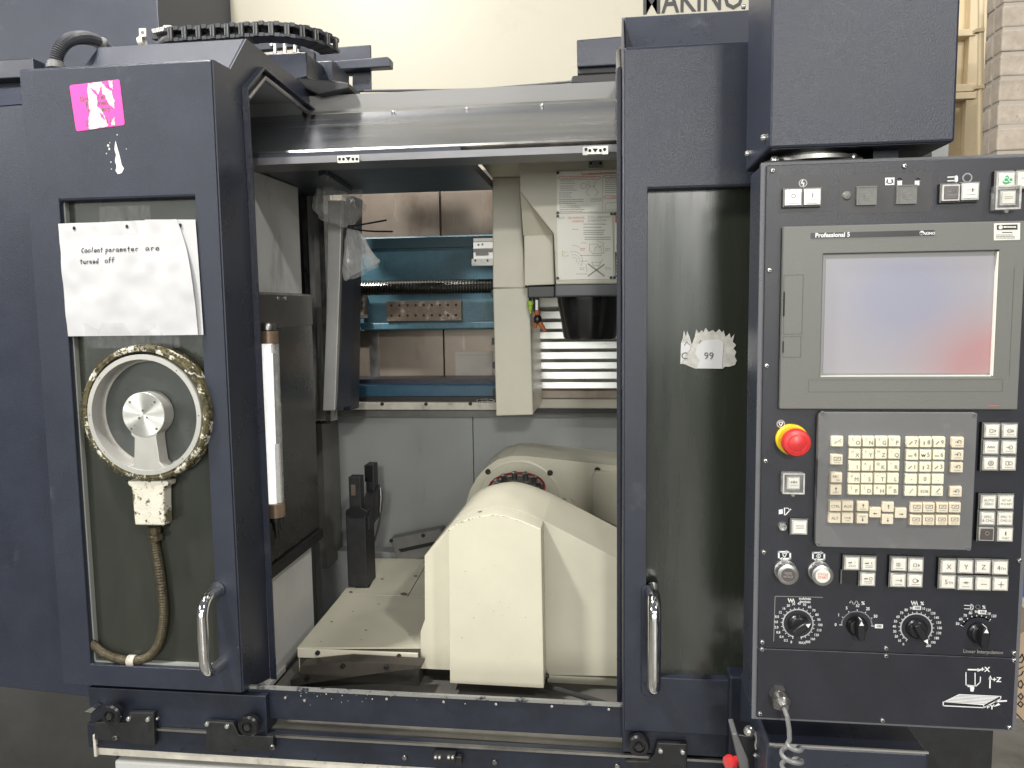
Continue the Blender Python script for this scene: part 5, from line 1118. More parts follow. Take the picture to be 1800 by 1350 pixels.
button(1773, 347.5, 27, 27, [('b', 2, .15)], 'cap'); button(1395.4, 850, 25, 25, [('f', [(-.7, .3), (-.4, .5), (-.4, .1)]), ('f', [(.7, .3), (.4, .5), (.4, .1)]), ('l', [(-.4, .3), (.4, .3)], .1), ('o', 0, .3, .18, .1), ('b', 1, -.4)])
for x, y, n in ((1773, 346.5, 19), (1395.4, 850.5, 18)):
    s = 1.2/F; c = P(x, y, YP-0.016); b = B(); r = n*s; b.box(c.x-r, c.x+r, YP-0.015, YP-0.0001, c.z-r, c.z+r)
    b.lathe((c.x, YP-0.012, c.z-r-0.002), FY, [(0.003, -0.002), (0.003, 0.002)], 10); o = part('button_guard', b, 'clear', CP, bevel=0.0012)
    b = B(); 
    for dx0, dx1, dz0, dz1 in ((-1, 1, .86, 1), (-1, 1, -1, -.86), (-1, -.86, -.86, .86), (.86, 1, -.86, .86)): b.box(c.x+r*dx0, c.x+r*dx1, YP-.0160, YP-.0149, c.z+r*dz0, c.z+r*dz1)
    part('guard_rim', b, 'capframe', o)
button(1405.8, 927.5, 30, 29, [('b', 3, .4)])
R1 = [(1744.5, 757.8, [sq, arw, ('b', 1, -.6)]), (1775.8, 758, [('o', -.15, .05, .32, .08), ('l', [(-.4, .05), (.1, .05)], .08), arw, ('b', 1, -.6)]), (1742.8, 786.8, [('l', [(-.7, -.05), (-.5, .25), (-.3, -.05), (-.1, .25), (.1, -.05), (.3, .25), (.5, -.05)], .09), ('b', 1, -.55)]), (1774.5, 786.8, [('o', .15, .05, .3, .08), ('l', [(-.5, .05), (.1, .05)], .09), ('b', 1, -.6)]),
      (1741.3, 815.3, [('o', 0, .1, .4, .1), ('l', [(-.2, -.05), (0, .35), (.2, -.05), (-.2, -.05)], .08), ('b', 1, -.65)]), (1773.2, 815.3, [('l', [(-.5, .4), (-.05, .4), (-.05, -.2), (-.5, -.2), (-.5, .4)], .08), ('o', .25, .1, .28, .08), ('b', 1, -.6)])]
for x, y, l in R1: button(x, y, 28, 27, l)
def two(a, b_, s=.62): return [('t', a, 0, .32, s), ('t', b_, 0, -.32, s)]
for x, y, l, cm, ik in ((1738, 882.8, two('AUTO', 'ZERO'), 'cap', 'ink'), (1768.8, 882.8, two('SET UP', 'POS RET', .5), 'cap', 'ink'), (1736.3, 911.8, two('SPEC', '& CHG'), 'cap', 'ink'), (1767.5, 911.8, two('SPEC T/', 'CHG Q', .55), 'cap', 'ink'),
                       (1734.8, 939.3, [('o', 0, .2, .28, .14)], 'capdark', 'label'), (1767.3, 940, [('l', [(0, .5), (0, 0)], .2), ('t', 'START', 0, -.6, .42)], 'cap', 'ink')): button(x, y, 28, 27, l, cm, ink=ik)
tool_ = lambda s: [('f', [(-.7, .15), (-.5, .35), (-.4, .2), (-.15, .4), (-.05, .1), (-.7, .05)]), ('t', s, .4, .22, .6), ('b', 2, -.25)]
for x, y, l in ((1498.2, 990.8, tool_('1')), (1527.6, 992, tool_('6')), (1525.9, 1019, [('f', [(-.7, .15), (-.5, .35), (-.4, .2), (-.15, .4), (-.05, .1), (-.7, .05)]), ('o', .4, .2, .25, .08), ('b', 2, -.3)]),
                (1581, 992.8, [sq, ('l', [(-.2, -.1), (-.2, .2)], .08), ('b', 1, -.6)]), (1610.6, 994, [sq, arw, ('b', 1, -.6)]), (1579.5, 1020.8, [('l', [(-.5, .1), (.2, .1)], .09), arw, ('b', 1, -.6)]), (1609.2, 1021.2, [('o', -.1, .05, .35, .08), arw, ('b', 1, -.6)]),
                (1667.8, 996.5, [('t', 'X', 0, 0, 1.15)]), (1698, 996.8, [('t', 'Y', 0, 0, 1.15)]), (1728.6, 997.2, [('t', 'Z', 0, 0, 1.15)]), (1758.6, 998.5, [('t', '4', -.3, 0, 1.15), ('t', 'TH', .4, -.12, .62)]), (1666.4, 1023.2, [('t', '5', -.3, 0, 1.15), ('t', 'TH', .4, -.12, .62)]),
                (1697.8, 1026, [('l', [(-.5, .2), (.5, .2)], .09), ('l', [(-.2, .4), (.2, 0)], .08), ('l', [(-.2, 0), (.2, .4)], .08), ('b', 1, -.5)]), (1729, 1026.8, [('l', [(-.45, 0), (.45, 0)], .1)]), (1759.3, 1027.3, [('l', [(-.45, 0), (.45, 0)], .1), ('l', [(0, .45), (0, -.45)], .1)])): button(x, y, 28.5, 27, l)
button(1494.2, 1015.5, 28, 25, [], None, 'black', 0.004)
# round lamps, e-stop, key socket, pilot
M_DC = mat('dull_chrome', (.42, .42, .41), .24, .85, bump=(200, .1))
def rnd(x, y, s1, s2, m1, m2, legend, dx):
    b = B(); c = P(x, y, YP); b.lathe(c, FY, [(0.0165, 0), (0.0165, 0.004), (0.0145, 0.005), (0.0145, 0.020), (0.0155, 0.021), (0.0155, 0.023), (0.0125, 0.024)], 28); o = part('round_button', b, M_DC, CP)
    b = B(); b.lathe(c+Vector((0, -0.0185, 0)), FY, [(0.0122, 0), (0.0122, 0.004), (0.0105, 0.0055), (0.0001, 0.0056)], 24); b.cm = 1
    f = c+Vector((0, -0.0245, 0))
    for s, dz in legend: b.text(s, 0.0050, f+Vector((0, 0, dz)), bold=.01)
    part('button_cap', b, [m2, m1], o)
rnd(1379.5, 1001.5, 0, 0, 'inkpale', 'capdark', [('FEED', .0025), ('HOLD', -.0025)], 0); rnd(1439, 1003, 0, 0, 'inkred', 'cap', [('CYCLE', .0025), ('START', -.0025)], 0)
c = P(1392, 772.5, YP-0.004); b = B(); b.lathe(c+Vector((0, .004, 0)), FY, [(0.0232, 0), (0.0232, 0.006), (0.021, 0.008), (0.010, 0.008)], 36); o = part('emergency_stop', b, 'yellow', CP)
b = B(); b.lathe(c, FY, [(0.012, 0.003), (0.012, 0.016), (0.0195, 0.019), (0.0205, 0.022), (0.0205, 0.030), (0.0185, 0.0345), (0.0130, 0.036), (0.0124, 0.0354), (0.0115, 0.036), (0.0001, 0.0365)], 36); part('stop_cap', b, 'red', o)
b = B(); f = c+Vector((0, -0.0368, 0)); 
for a in (0, 120, 240): b.arc(f+Vector((0, .0022, 0)), 0.0157, a+10, a+85, 0.0008, 8)
part('turn_mark', b, mat('dark_red', (.35, .02, .02), .5), o, recalc=False)
b = B(); b.lathe(P(1375, 925, YP), FY, [(0.0072, 0), (0.0072, 0.003), (0.0055, 0.006), (0.004, 0.006), (0.0038, 0.001), (0.0001, 0.001)], 20); part('key_socket', b, M_DC, CP)
b = B(); b.lathe(P(1488.5, 344, YP), FY, [(0.0068, 0), (0.0066, 0.001), (0.005, 0.0028), (0.0001, 0.0036)], 18); part('pilot_lamp', b, 'bezel', CP)
# rotary knobs
def knob(cx, cy, ang):
    c = P(cx, cy, YP); b = B(); b.lathe(c, FY, [(0.0155, 0.0004), (0.0155, 0.004), (0.0135, 0.0055), (0.0125, 0.010), (0.0001, 0.0105)], 28)
    a = math.radians(ang); d = Vector((math.sin(a), 0, math.cos(a))); e = Vector((math.cos(a), 0, -math.sin(a)))
    out = [(-.0150, .004), (-.006, .0055), (.008, .0052), (.0172, .0032)]
    pts = [c+d*u+e*v_+FY*0.0095 for u, v_ in out]+[c+d*u-e*v_+FY*0.0095 for u, v_ in reversed(out)]
    b.prism(pts, FY*0.014); o = part('rotary_knob', b, 'black', CP, bevel=0.0016)
    b = B(); f = FY*0.0238; b.face([c+d*.0165+f, c+d*.0095+e*.0034+f, c+d*.0095-e*.0034+f]); b.line([c+d*.0172+FY*.0233, c+d*.0172+FY*.0101], 0.0012)
    b.add([c+d*.0176+e*.0007+FY*.0233, c+d*.0176-e*.0007+FY*.0233, c+d*.0176-e*.0007+FY*.010, c+d*.0176+e*.0007+FY*.010], [(0, 1, 2, 3)])
    part('pointer', b, 'white', o, recalc=False)
knob(*D1c, 52); knob(*D2c, -3); knob(*D3c, 150); knob(*D4c, 2)

# monitor
YM = YP-0.012
m0 = P(1377.5, 398.5, YM); m1 = P(1788.5, 719.5, YM); zM1 = P(1580, 719.5, YM).z
s0 = P(1447.5, 446, YM); s1 = P(1746.5, 662, YM)
b = B(); fr = ring_face(m0.x, m1.x, zM1, m0.z, s0.x, s1.x, s1.z, s0.z, 0.0105)
for v in fr.v: v.y += YM
b = fr; part_m = part('monitor', b, 'bezel', CP, bevel=0.0012)
b = B(); b.box(m0.x+.001, m1.x-.001, YM+0.0107, YP-0.0002, zM1+.001, m0.z-.001); part('monitor_back', b, 'bezel', part_m)
b = B(); g0 = P(1449.5, 452, YM+.006); g1 = P(1742, 657, YM+.006)
b.box(s0.x+.0003, s1.x-.0003, YM+0.0075, YM+0.0103, s1.z+.0003, s0.z-.0003); part('screen_mask', b, mat('grey_mask', (0.27, 0.265, 0.265), 0.35), part_m)
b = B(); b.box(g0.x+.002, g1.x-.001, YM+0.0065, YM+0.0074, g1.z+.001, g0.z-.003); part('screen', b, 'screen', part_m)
b = B()
b.box(s1.x-0.0022, s1.x-0.0004, YM+0.0002, YM+0.0073, s1.z+.001, s0.z-.002); b.box(s0.x+.0004, s1.x-.003, YM+0.0002, YM+0.0073, s1.z+.0003, s1.z+.0018); part('screen_gasket', b, 'label', part_m)
b = B(); b.rect(1425.5, 409.5, 1642.5, 414.0, YM-0.0006, 0.0006); a1_ = P(1425.5, 409, YM); a2_ = P(1642.5, 413, YM); b.cm = 1
b.text('Professional 5', .0088, P(1463.5, 413.2, YM-.0009), bold=.03, sx=.97)
b.disc(P(1620.5, 409.5, YM-.0009), .0031, 14); b.text('MAKINO', .0052, P(1630.5, 410.5, YM-.0009), bold=.03)
part('name_strip', b, ['black', 'white'], part_m)
b = B(); b.poly([(1747.5, 392.5), (1793.5, 391.5), (1793, 421.5), (1747.3, 422.5)], YM-0.0006, 0.0006); b.cm = 1
b.poly([(1752.5, 395.5), (1788.5, 394.5), (1788.5, 403.5), (1752.5, 404)], YM-.0010, .0003); b.text('TRAINED BY', .0045, P(1770, 408, YM-.0010)) if False else None
textlines(b, 1762, 408.5, 1779, 1, 3, YM-.0009, .0011, .0); textlines(b, 1751, 413, 1788, 3, 2.7, YM-.0009, .0007, .2)
b.cm = 0; b.disc(P(1759, 399.5, YM-.0014), .0028, 10); textlines(b, 1765, 399, 1785, 1, 2, YM-.0014, .0022, 0)
part('white_label', b, ['label', 'black'], part_m)
b = B()
for pxs in ([(1378, 484), (1412, 483), (1409.5, 587), (1377, 587.5)], [(1377, 592), (1408, 591), (1407.5, 627.5), (1376, 628)]): b.pxline(pxs+[pxs[0]], YM-.0002, pw(1.0))
b.pxline([(1421, 668), (1762, 667), (1762, 688), (1421, 689), (1421, 668)], YM-.0002, pw(0.7)); b.pxline([(1783, 470), (1774, 660)], YM-.0002, pw(0.8))
part('door_grooves', b, 'ink', part_m, recalc=False)
b = B(); b.rect(1377, 513, 1379, 556, YM-.0003, .004); b.rect(1375.5, 600, 1377.5, 620, YM-.0003, .004); part('card_slot', b, 'hole', part_m)
b = B(); b.text('MAKINO', .006, P(1748, 713.5, YM-.0003), sx=1.0) if False else b.pxline([(1738, 713.5), (1756, 713)], YM-.0003, pw(1.6)); part('red_mark', b, 'inkred', part_m, recalc=False)
# keypad
YKp = YP-0.014
k0 = P(1440, 722.5, YKp); k1 = P(1706.5, 967.5, YKp); kx1 = P(1713, 850, YKp).x
b = B(); xx = P(1436.5, 850, YKp).x
b.prism([(x, YKp, z) for x, z in rounded(xx, kx1, k1.z, P(1580, 724.5, YKp).z, 0.006)], (0, 0.0138, 0)); KP = part('keypad', b, 'keypad', CP, bevel=0.001)
for x, y in ((1446.3, 726.3), (1713.5, 729.5), (1438.3, 956.5), (1702.5, 964)):
    b = B(); b.lathe(P(x, y, YKp-.0001), FY, [(.0034, 0), (.0030, .0012), (.0001, .0014)], 12); b.cm = 1; q = P(x, y, YKp-.0018); b.line([q+Vector((-.0018, 0, .0012)), q+Vector((.0018, 0, -.0012))], .0006); part('keypad_screw', b, ['keypad', 'hole'], KP)
zk = lambda cx, cy: (1430+cx*0.18519, 720+cy*0.18519)
KEYS = []
def ks(rowx, y, labs, m='key'):
    for x, l in zip(rowx, labs): KEYS.append((x, y, l, m))
ks((400, 525, 650, 772), 305, ('C O', 'J N', 'E G', 'U P')); ks((395, 521, 643, 768), 422, ('U X', 'V Y', 'W Z', '? Q')); ks((393, 515, 638, 762), 537, (', I', 'A J', '@ K', '= R'))
ks((387, 509, 633, 757), 652, ('# M', '* S', '+ T', "' L")); ks((385, 506, 629, 752), 763, ('[ F', '] D', '& H', 'SP B'))
ks((945, 1070, 1198), 312, ('/7', '|8', '/9')); ks((940, 1066, 1193), 430, ('-4', 'w5', '-6')); ks((936, 1063, 1188), 545, ('/1', '|2', '/3')); ks((930, 1058, 1183), 660, ('-', '0', '.')); ks((926, 1052, 1177), 775, ('/', 'EOB', 'can'))
ks((230,), 305, ('n/x',)); ks((225,), 477, ('help',), 'key2'); ks((220,), 648, ('ABC',), 'key2'); ks((213,), 762, ('up',), 'key2')
ks((1375,), 315, ('fn',), 'key2'); ks((1370,), 433, ('fn',), 'key2'); ks((1365,), 551, ('fn',), 'key2'); ks((1355,), 782, ('fn',), 'key2')
ks((208, 326), 917, ('CTRL', 'AUX'), 'key2'); ks((203, 323), 1030, ('ALT', 'tab'), 'key2'); ks((471,), 920, ('pup',), 'key2'); ks((466,), 1037, ('pdn',), 'key2')
ks((588,), 980, ('lt',), 'key2'); ks((711,), 927, ('au',), 'key2'); ks((705,), 1043, ('ad',), 'key2'); ks((831,), 985, ('rt',), 'key2')
ks((980, 1098, 1225, 1345), 932, ('bx',)*4, 'key2'); ks((973, 1095, 1218, 1338), 1052, ('bx',)*4, 'key2')
for x, y, l, m in KEYS:
    px_, py_ = zk(x, y); hgt = 0.0062; c = P(px_, py_, YKp-hgt); s = (1.48+YKp-hgt)/F; u = 9.7*s; v_ = 8.9*s
    b = B(); lo = [(c.x+a*u*1.03, YKp, c.z+e*v_*1.05) for a, e in ((-1, -1), (1, -1), (1, 1), (-1, 1))]; hi = [(c.x+a*u*.93, YKp-hgt, c.z+e*v_*.93) for a, e in ((-1, -1), (1, -1), (1, 1), (-1, 1))]
    b.add(lo+hi, [(4, 5, 6, 7), (0, 1, 5, 4), (1, 2, 6, 5), (2, 3, 7, 6), (3, 0, 4, 7)]); b.cm = 1
    f = Vector((c.x, YKp-hgt-0.0003, c.z)); T = lambda s_, a, e, sz, bo=0.0: b.text(s_, sz*u, f+Vector((a*u, 0, e*v_)), bold=bo, sx=.95)
    Ln = lambda pts, wd=.09: b.line([f+Vector((a*u, 0, e*v_)) for a, e in pts], wd*u)
    if ' ' in l: T(l[2:].strip() if l[:2] != 'SP' else 'B', .38, -.22, 1.0); b.cm = 2; T(l.split(' ')[0], -.45, .45, .62); b.cm = 1
    elif len(l) == 2 and l[1].isdigit(): T(l[1], .42, .0, 1.05); Ln({'/': [(-.6, -.35), (-.15, .15)], '|': [(-.35, -.4), (-.35, .15)], '-': [(-.7, -.2), (-.1, -.2)], 'w': [(-.7, .1), (-.55, -.3), (-.4, 0), (-.25, -.3), (-.1, .1)]}[l[0]], .15)
    elif l in ('0', '.', '-'): T(l, 0, 0, 1.05)
    elif l == '/': Ln([(-.25, -.4), (.25, .45)])
    elif l in ('EOB', 'CTRL', 'AUX', 'ALT'): T(l, 0, -.05, .66 if len(l) > 3 else .72)
    elif l == 'ABC': T('ABC', -.2, .25, .6); b.cm = 2; T('/abc', .25, -.4, .5)
    elif l in ('up', 'au', 'pup'): Ln([(0, -.25), (0, .4)], .1); b.face([f+Vector((a*u, 0, e*v_)) for a, e in ((-.2, .2), (.2, .2), (0, .55))]); b.cm = 2; l in ('up', 'pup') and T('SHIFT' if l == 'up' else 'PAGE', 0, -.55, .45)
    elif l in ('ad', 'pdn'): Ln([(0, -.3), (0, .3)], .1); b.face([f+Vector((a*u, 0, e*v_)) for a, e in ((-.2, -.15), (.2, -.15), (0, -.5))]); b.cm = 2; l == 'pdn' and T('PAGE', 0, .5, .45)
    elif l in ('lt', 'rt'): Ln([(-.25, -.15), (.25, -.15)], .14); sg = -1 if l == 'lt' else 1; b.face([f+Vector((a*u*sg, 0, e*v_)) for a, e in ((.1, .05), (.1, -.35), (.4, -.15))])
    elif l == 'tab': Ln([(-.5, .05), (.35, .05)], .1); Ln([(.4, .25), (.4, -.15)], .1); b.cm = 2; T('TAB', 0, -.5, .4)
    elif l == 'n/x': Ln([(-.55, -.35), (.55, .45)], .08); T('n', -.4, .0, .5); T('o', .4, .0, .5)
    elif l == 'can': Ln([(-.15, -.15), (.35, .5)], .14); b.cm = 2; T('CAN', .05, -.5, .42)
    elif l == 'fn': b.arc(f+Vector((.15*u, 0, .15*v_)), .3*u, -140, 140, .09*u, 8); Ln([(-.5, .15), (.1, .15)], .1); b.cm = 2; Ln([(-.5, -.5), (-.15, -.5)], .1); Ln([(-.05, -.5), (.5, -.5)], .1)
    else: Ln([(-.55, -.1), (-.55, .5), (.55, .5), (.55, -.1), (-.55, -.1)], .08); Ln([(-.2, .1), (.25, .3)], .1); b.cm = 2; Ln([(-.5, -.5), (.0, -.5)], .09); Ln([(.1, -.5), (.5, -.5)], .09)
    part('key', b, [m, 'ink', 'inkpale'], KP, bevel=0.0007, seg=1)
# cable gland and coiled cable
GC = thing('coiled_cable', 'grey coiled cable hanging from a gland on the lower plate of the control panel', 'cable', P(1372, 1222, YP))
b = B(); g = P(1368, 1219, YP); ax = Vector((0.10, -1, -0.30)).normalized()
b.lathe(g, ax, [(0.0145, -0.004), (0.0145, 0.008)], 6, sm=False); b.lathe(g, ax, [(0.012, 0.008), (0.012, 0.012), (0.0142, 0.013), (0.0142, 0.022), (0.011, 0.026), (0.007, 0.030)], 20); part('cable_gland', b, mat('metal_gland', (.30, .29, .28), .25, .9), GC)
st = g+ax*0.026; pts = [st, st+ax*0.012+Vector((0.002, 0, -0.006)), Vector((st.x+.006, st.y-.014, st.z-.028)), Vector((st.x+.007, st.y-.014, st.z-.045))]
cc = Vector((pts[-1].x+.002, pts[-1].y, pts[-1].z)); n = 150; pitch = .0165; Rh = .0145
for i in range(n):
    a = math.pi+2*math.pi*i/18; rr = Rh*min(1, i/8+.25); sway = .0025*math.sin(i*.035)
    pts.append(Vector((cc.x+rr*math.cos(a)+sway, cc.y+rr*math.sin(a)*.9, cc.z-.004-pitch*i/18-(0.003*(i/18)))))
b = B(); b.tube(pts, .0036, 8); part('coil', b, 'greycable', GC)

# ---- housing box above the panel, hinge plate
AB = thing('arm_cabinet', 'large navy box hanging above the control panel', 'cabinet', P(1520, 255, -0.3))
ya = -0.285; a0 = P(1352, 261, ya); a1 = P(1676.5, 246, ya); yb_ = PX(1314.5, 291, a0.x).y
xr_ = P(1683, 150, ya).x
b = B(); b.box(a0.x, xr_, ya, yb_+0.02, a0.z, 2.6); part('box_body', b, 'navy', AB, bevel=0.004)
b = B(); b.box(a0.x+.004, xr_-.004, ya+.004, yb_+0.018, a0.z-.0006, a0.z-.0002); part('box_bottom', b, 'navy_dark', AB)
for x, y in ((1345, 242), (1316.5, 270), (1310, 11)): screw_at(PX(x, y, a0.x-.0003), .005, AB, ax=Vector((-1, 0, 0)), slot=False, h=.006)
sw = P(1425, 275, -0.20)
b = B(); b.lathe((P(1425, 275, -.2).x, -.2, pZt+.0095), UZ, [(.075, 0), (.075, .006), (.055, .008), (.055, a0.z-pZt-.0102)], 40); part('swivel', b, 'steel_dull', AB)
b = B(); b.box(a0.x+.003, P(1516, 270, -.26).x, -.265, -.12, pZt+.0035, pZt+.0094); part('hinge_plate', b, 'black_matt', AB, bevel=.001)
for x in (1362, 1480, 1499):
    b = B(); p = P(x, 270, -.255); b.lathe((p.x, -.255, pZt+.0095), UZ, [(.006, 0), (.006, .005), (.0045, .007), (.0001, .0075)], 12); part('bolt', b, 'screw', AB)
b = B(); e0 = P(1520, 262, -.2); b.box(e0.x, xr_-.06, -.24, -.10, pZt+.0035, a0.z-.0008); part('arm_link', b, 'navy_dark', AB)
# ---- pedestal box under the panel
PB = thing('pedestal_box', 'navy box with a worn bright edge under the control panel', 'box', P(1480, 1340, -0.2))
yq = -0.27; c0 = P(1348, 1308, yq); c1 = P(1634, 1322, yq)
b = B(); b.box(c0.x, c1.x, yq, -0.02, 0.40, c0.z); part('box_shell', b, 'navy_smooth', PB, bevel=.005)
b = B(); b.box(c0.x+.004, c1.x-.001, yq-.0008, yq+.004, c0.z-.002, c0.z+.0008); part('worn_edge', b, 'inkpale', PB, bevel=.0006)
b = B(); b.box(c0.x-.02, 0.50, -.02, .25, 0.02, pZb-.06); part('column', b, 'navy_dark', PB, bevel=.004)
b = B(); b.box(P(1562, 1290, -.1).x, P(1700, 1300, .1).x, .0, .4, 0.0, pZb-.02); part('rear_column', b, 'black_matt', PB)
# ---- pendant stop switch
PD = thing('stop_pendant', 'small black pendant box with a red stop button beside the pedestal box', 'pendant', P(1305, 1345, -0.15))
yv = -0.17
b = B(); q = [P(1287, 1290, yv), P(1296, 1289, yv), P(1316, 1336, yv), P(1320, 1375, yv), P(1306, 1375, yv), P(1298, 1338, yv)]
b.prism(q, (0.0, 0.05, 0)); part('pendant_edge', b, 'keypad', PD, bevel=.002)
b = B(); b.prism([P(1296, 1290, yv-.002), P(1331, 1297, yv-.002), P(1340, 1335, yv-.002), P(1340, 1376, yv-.002), P(1321, 1376, yv-.002), P(1315, 1336, yv-.002)], (0, .05, 0)); part('pendant_body', b, 'black', PD, bevel=.002)
b = B(); b.lathe(P(1292, 1338, yv+.01), Vector((-.85, -.5, -.1)), [(.008, -.004), (.008, .004), (.0135, .006), (.0145, .010), (.013, .016), (.0001, .017)], 24); part('stop_button', b, 'red', PD)
b = B(); b.lathe(P(1318, 1284, yv-.02), Vector((-.5, -.75, .1)), [(.0085, 0), (.0085, .006), (.006, .010), (.0001, .012)], 16); b.tube(smoothpts([P(1326, 1286, yv-.01), P(1331, 1297, yv-.015), P(1329, 1310, yv-.015), P(1333, 1322, yv-.01), P(1326, 1330, yv-.012)], 4), .0035, 8); part('clip', b, 'screw', PD)

# ---- things at the right edge
b = B(); b.poly([(1770, 1130), (1830, 1090), (1830, 1300), (1786, 1252)], 0.35, 0.3)
b.cm = 1
for pxs in ([(1793, 1157), (1797, 1150), (1800, 1158), (1796, 1165), (1790, 1164)], [(1788, 1178), (1799, 1172)], [(1788, 1190), (1796, 1186), (1799, 1180)], [(1790, 1200), (1795, 1196), (1799, 1203), (1795, 1210), (1790, 1206), (1790, 1200)], [(1790, 1224), (1795, 1219), (1799, 1225), (1795, 1230), (1790, 1224)], [(1789, 1238), (1794, 1233), (1799, 1238), (1795, 1243), (1789, 1238)]): b.pxline(pxs, 0.3485, .0022)
solo('cardboard_box', b, ['card', 'hole'], 'brown cardboard box with black handwriting at the right edge', 'cardboard box')
b = B(); b.poly([(1786, 985), (1840, 975), (1840, 1075), (1786, 1070)], 0.6, 0.3); solo('blue_bin', b, 'bluebin', 'blue plastic bin half hidden behind the control panel', 'bin', bevel=.01)
b = B(); b.poly([(1776, 1078), (1840, 1074), (1840, 1110), (1776, 1130)], 0.5, 0.2); solo('pallet_wrap', b, 'railwhite', 'pale wrapped bundle above the cardboard box', 'bundle', bevel=.01)

# ================================================================ PAPERS AND LABELS ON THE DOORS
def sheetmesh(tl, tr, br, bl, Y, wav, nx=16, ny=12, bow=0.0):
    b = B(); vs = []
    for j in range(ny+1):
        for i in range(nx+1):
            u, v = i/nx, j/ny; x = (tl[0]*(1-u)+tr[0]*u)*(1-v)+(bl[0]*(1-u)+br[0]*u)*v+bow*math.sin(math.pi*v**.8)*u*u; y = (tl[1]*(1-u)+tr[1]*u)*(1-v)+(bl[1]*(1-u)+br[1]*u)*v
            p = P(x, y, Y); p.y += -abs(wav(u, v)); vs.append(p)
    b.add(vs, [(j*(nx+1)+i, j*(nx+1)+i+1, (j+1)*(nx+1)+i+1, (j+1)*(nx+1)+i) for j in range(ny) for i in range(nx)], True); return b
wv2 = lambda u, v: 0.001+0.001*math.sin(u*4+v*3)
N2 = thing('paper_sheet', 'rear white sheet showing along the right edge of the taped note', 'paper', P(340, 588, -0.003))
part('sheet', sheetmesh((255, 386), (343.5, 386), (358.5, 588.5), (270, 590), -0.003, wv2), 'paper', N2)
def wv1(u, v): return 0.003+0.004*math.sin(u*3.1)*math.sin(v*2.6)**2+0.0034*mnoise.noise(Vector((u*4.2, v*3.4, .3)))+0.0016*mnoise.noise(Vector((u*11, v*8, 2.3)))+0.0045*max(0, u-.72)*2*v+0.003*math.exp(-((u-.66-.2*v)/.05)**2)*(1-v*.6)
N1 = thing('paper_note', 'white handwritten note about coolant taped to the left door window', 'paper note', P(230, 590, -0.006))
b = sheetmesh((104, 393.5), (311, 385.5), (350, 588.5), (121, 591), -0.0058, wv1, 40, 30, 9.0)
# bow the right edge outward like the curled sheet
part('sheet', b, 'paper', N1)
def onp(x, y):                          # a point just in front of the note
    v = max(0, min(1, (y-390)/200)); u = (x-104-17*v)/(207+22*v)
    for _ in range(4): u = (x-104-17*v-9*math.sin(math.pi*v**.8)*u*u)/(207+22*v); v = max(0, min(1, (y-393.5+8*u)/(197.5+5.5*u)))
    p = P(x, y, -0.0058); p.y -= abs(wv1(max(0, min(1, u)), v))+.0009; return p
b = B()
for x, y in ((133.3, 401.5), (225.5, 398.5)): q = onp(x, y); q.y -= .0004; b.disc(q, .0033, 12, 1.15)
q = P(317, 396, -0.0062); b.disc(q, .0033, 12, 1.15); part('punch_hole', b, 'hole', N1, recalc=False)
# handwriting: strokes in a unit cell, x right, y up
HW = {'c': [[(.8, .75), (.5, 1), (.1, .7), (.05, .3), (.4, 0), (.85, .2)]], 'C': [[(.8, 1.5), (.45, 1.55), (.1, .9), (.1, .3), (.4, 0), (.8, .1)]], 'o': [[(.5, 1), (.1, .7), (.1, .2), (.5, 0), (.85, .3), (.8, .8), (.5, 1)]], 'l': [[(.4, 1.9), (.35, 0)]],
      'a': [[(.75, .9), (.3, 1), (.05, .4), (.3, 0), (.7, .5), (.75, .95), (.75, .2), (.95, 0)]], 'n': [[(.15, 1), (.15, 0)], [(.15, .6), (.45, 1), (.7, .8), (.75, 0)]], 't': [[(.45, 1.7), (.45, .2), (.7, 0)], [(.1, 1.1), (.85, 1.15)]],
      'p': [[(.2, 1), (.15, -.9)], [(.2, .9), (.6, 1.1), (.8, .6), (.5, .1), (.2, .2)]], 'r': [[(.2, 1), (.2, 0)], [(.2, .6), (.5, 1), (.8, .95)]], 'm': [[(.1, 1), (.1, 0)], [(.1, .7), (.3, 1), (.45, .8), (.45, 0)], [(.45, .7), (.7, 1), (.85, .8), (.9, 0)]],
      'e': [[(.1, .5), (.8, .55), (.6, 1), (.2, .9), (.1, .3), (.4, 0), (.85, .15)]], 'u': [[(.15, 1), (.15, .3), (.4, 0), (.7, .3), (.75, 1), (.75, .1), (.95, 0)]], 'd': [[(.75, .8), (.3, .9), (.1, .4), (.35, 0), (.75, .3)], [(.8, 1.9), (.8, 0)]],
      'f': [[(.8, 1.7), (.5, 1.8), (.35, 1.3), (.35, -.1)], [(.05, .9), (.8, 1)]]}
def write(b, s, x, y, cw, ch, slope):
    for ch_ in s:
        if ch_ != ' ':
            for st in HW[ch_]:
                sp_ = smoothpts([Vector((x+a*cw*.82+random.uniform(-.25, .25), y-c*ch+slope*0+random.uniform(-.2, .2), 0)) for a, c in st], 4)
                b.line([onp(v.x, v.y) for v in sp_], .0014)
        x += cw; y += slope*cw
b = B(); write(b, 'Coolant', 147, 444, 5.3, 4.8, -.02); write(b, 'parameter', 188, 443, 6.6, 4.6, -.03); write(b, 'are', 259, 440.5, 8.2, 4.8, -.03); write(b, 'turned', 144, 464, 5.6, 4.6, -.03); write(b, 'off', 188, 462, 6.2, 5.0, -.05)
part('handwriting', b, 'hole', N1, recalc=False)
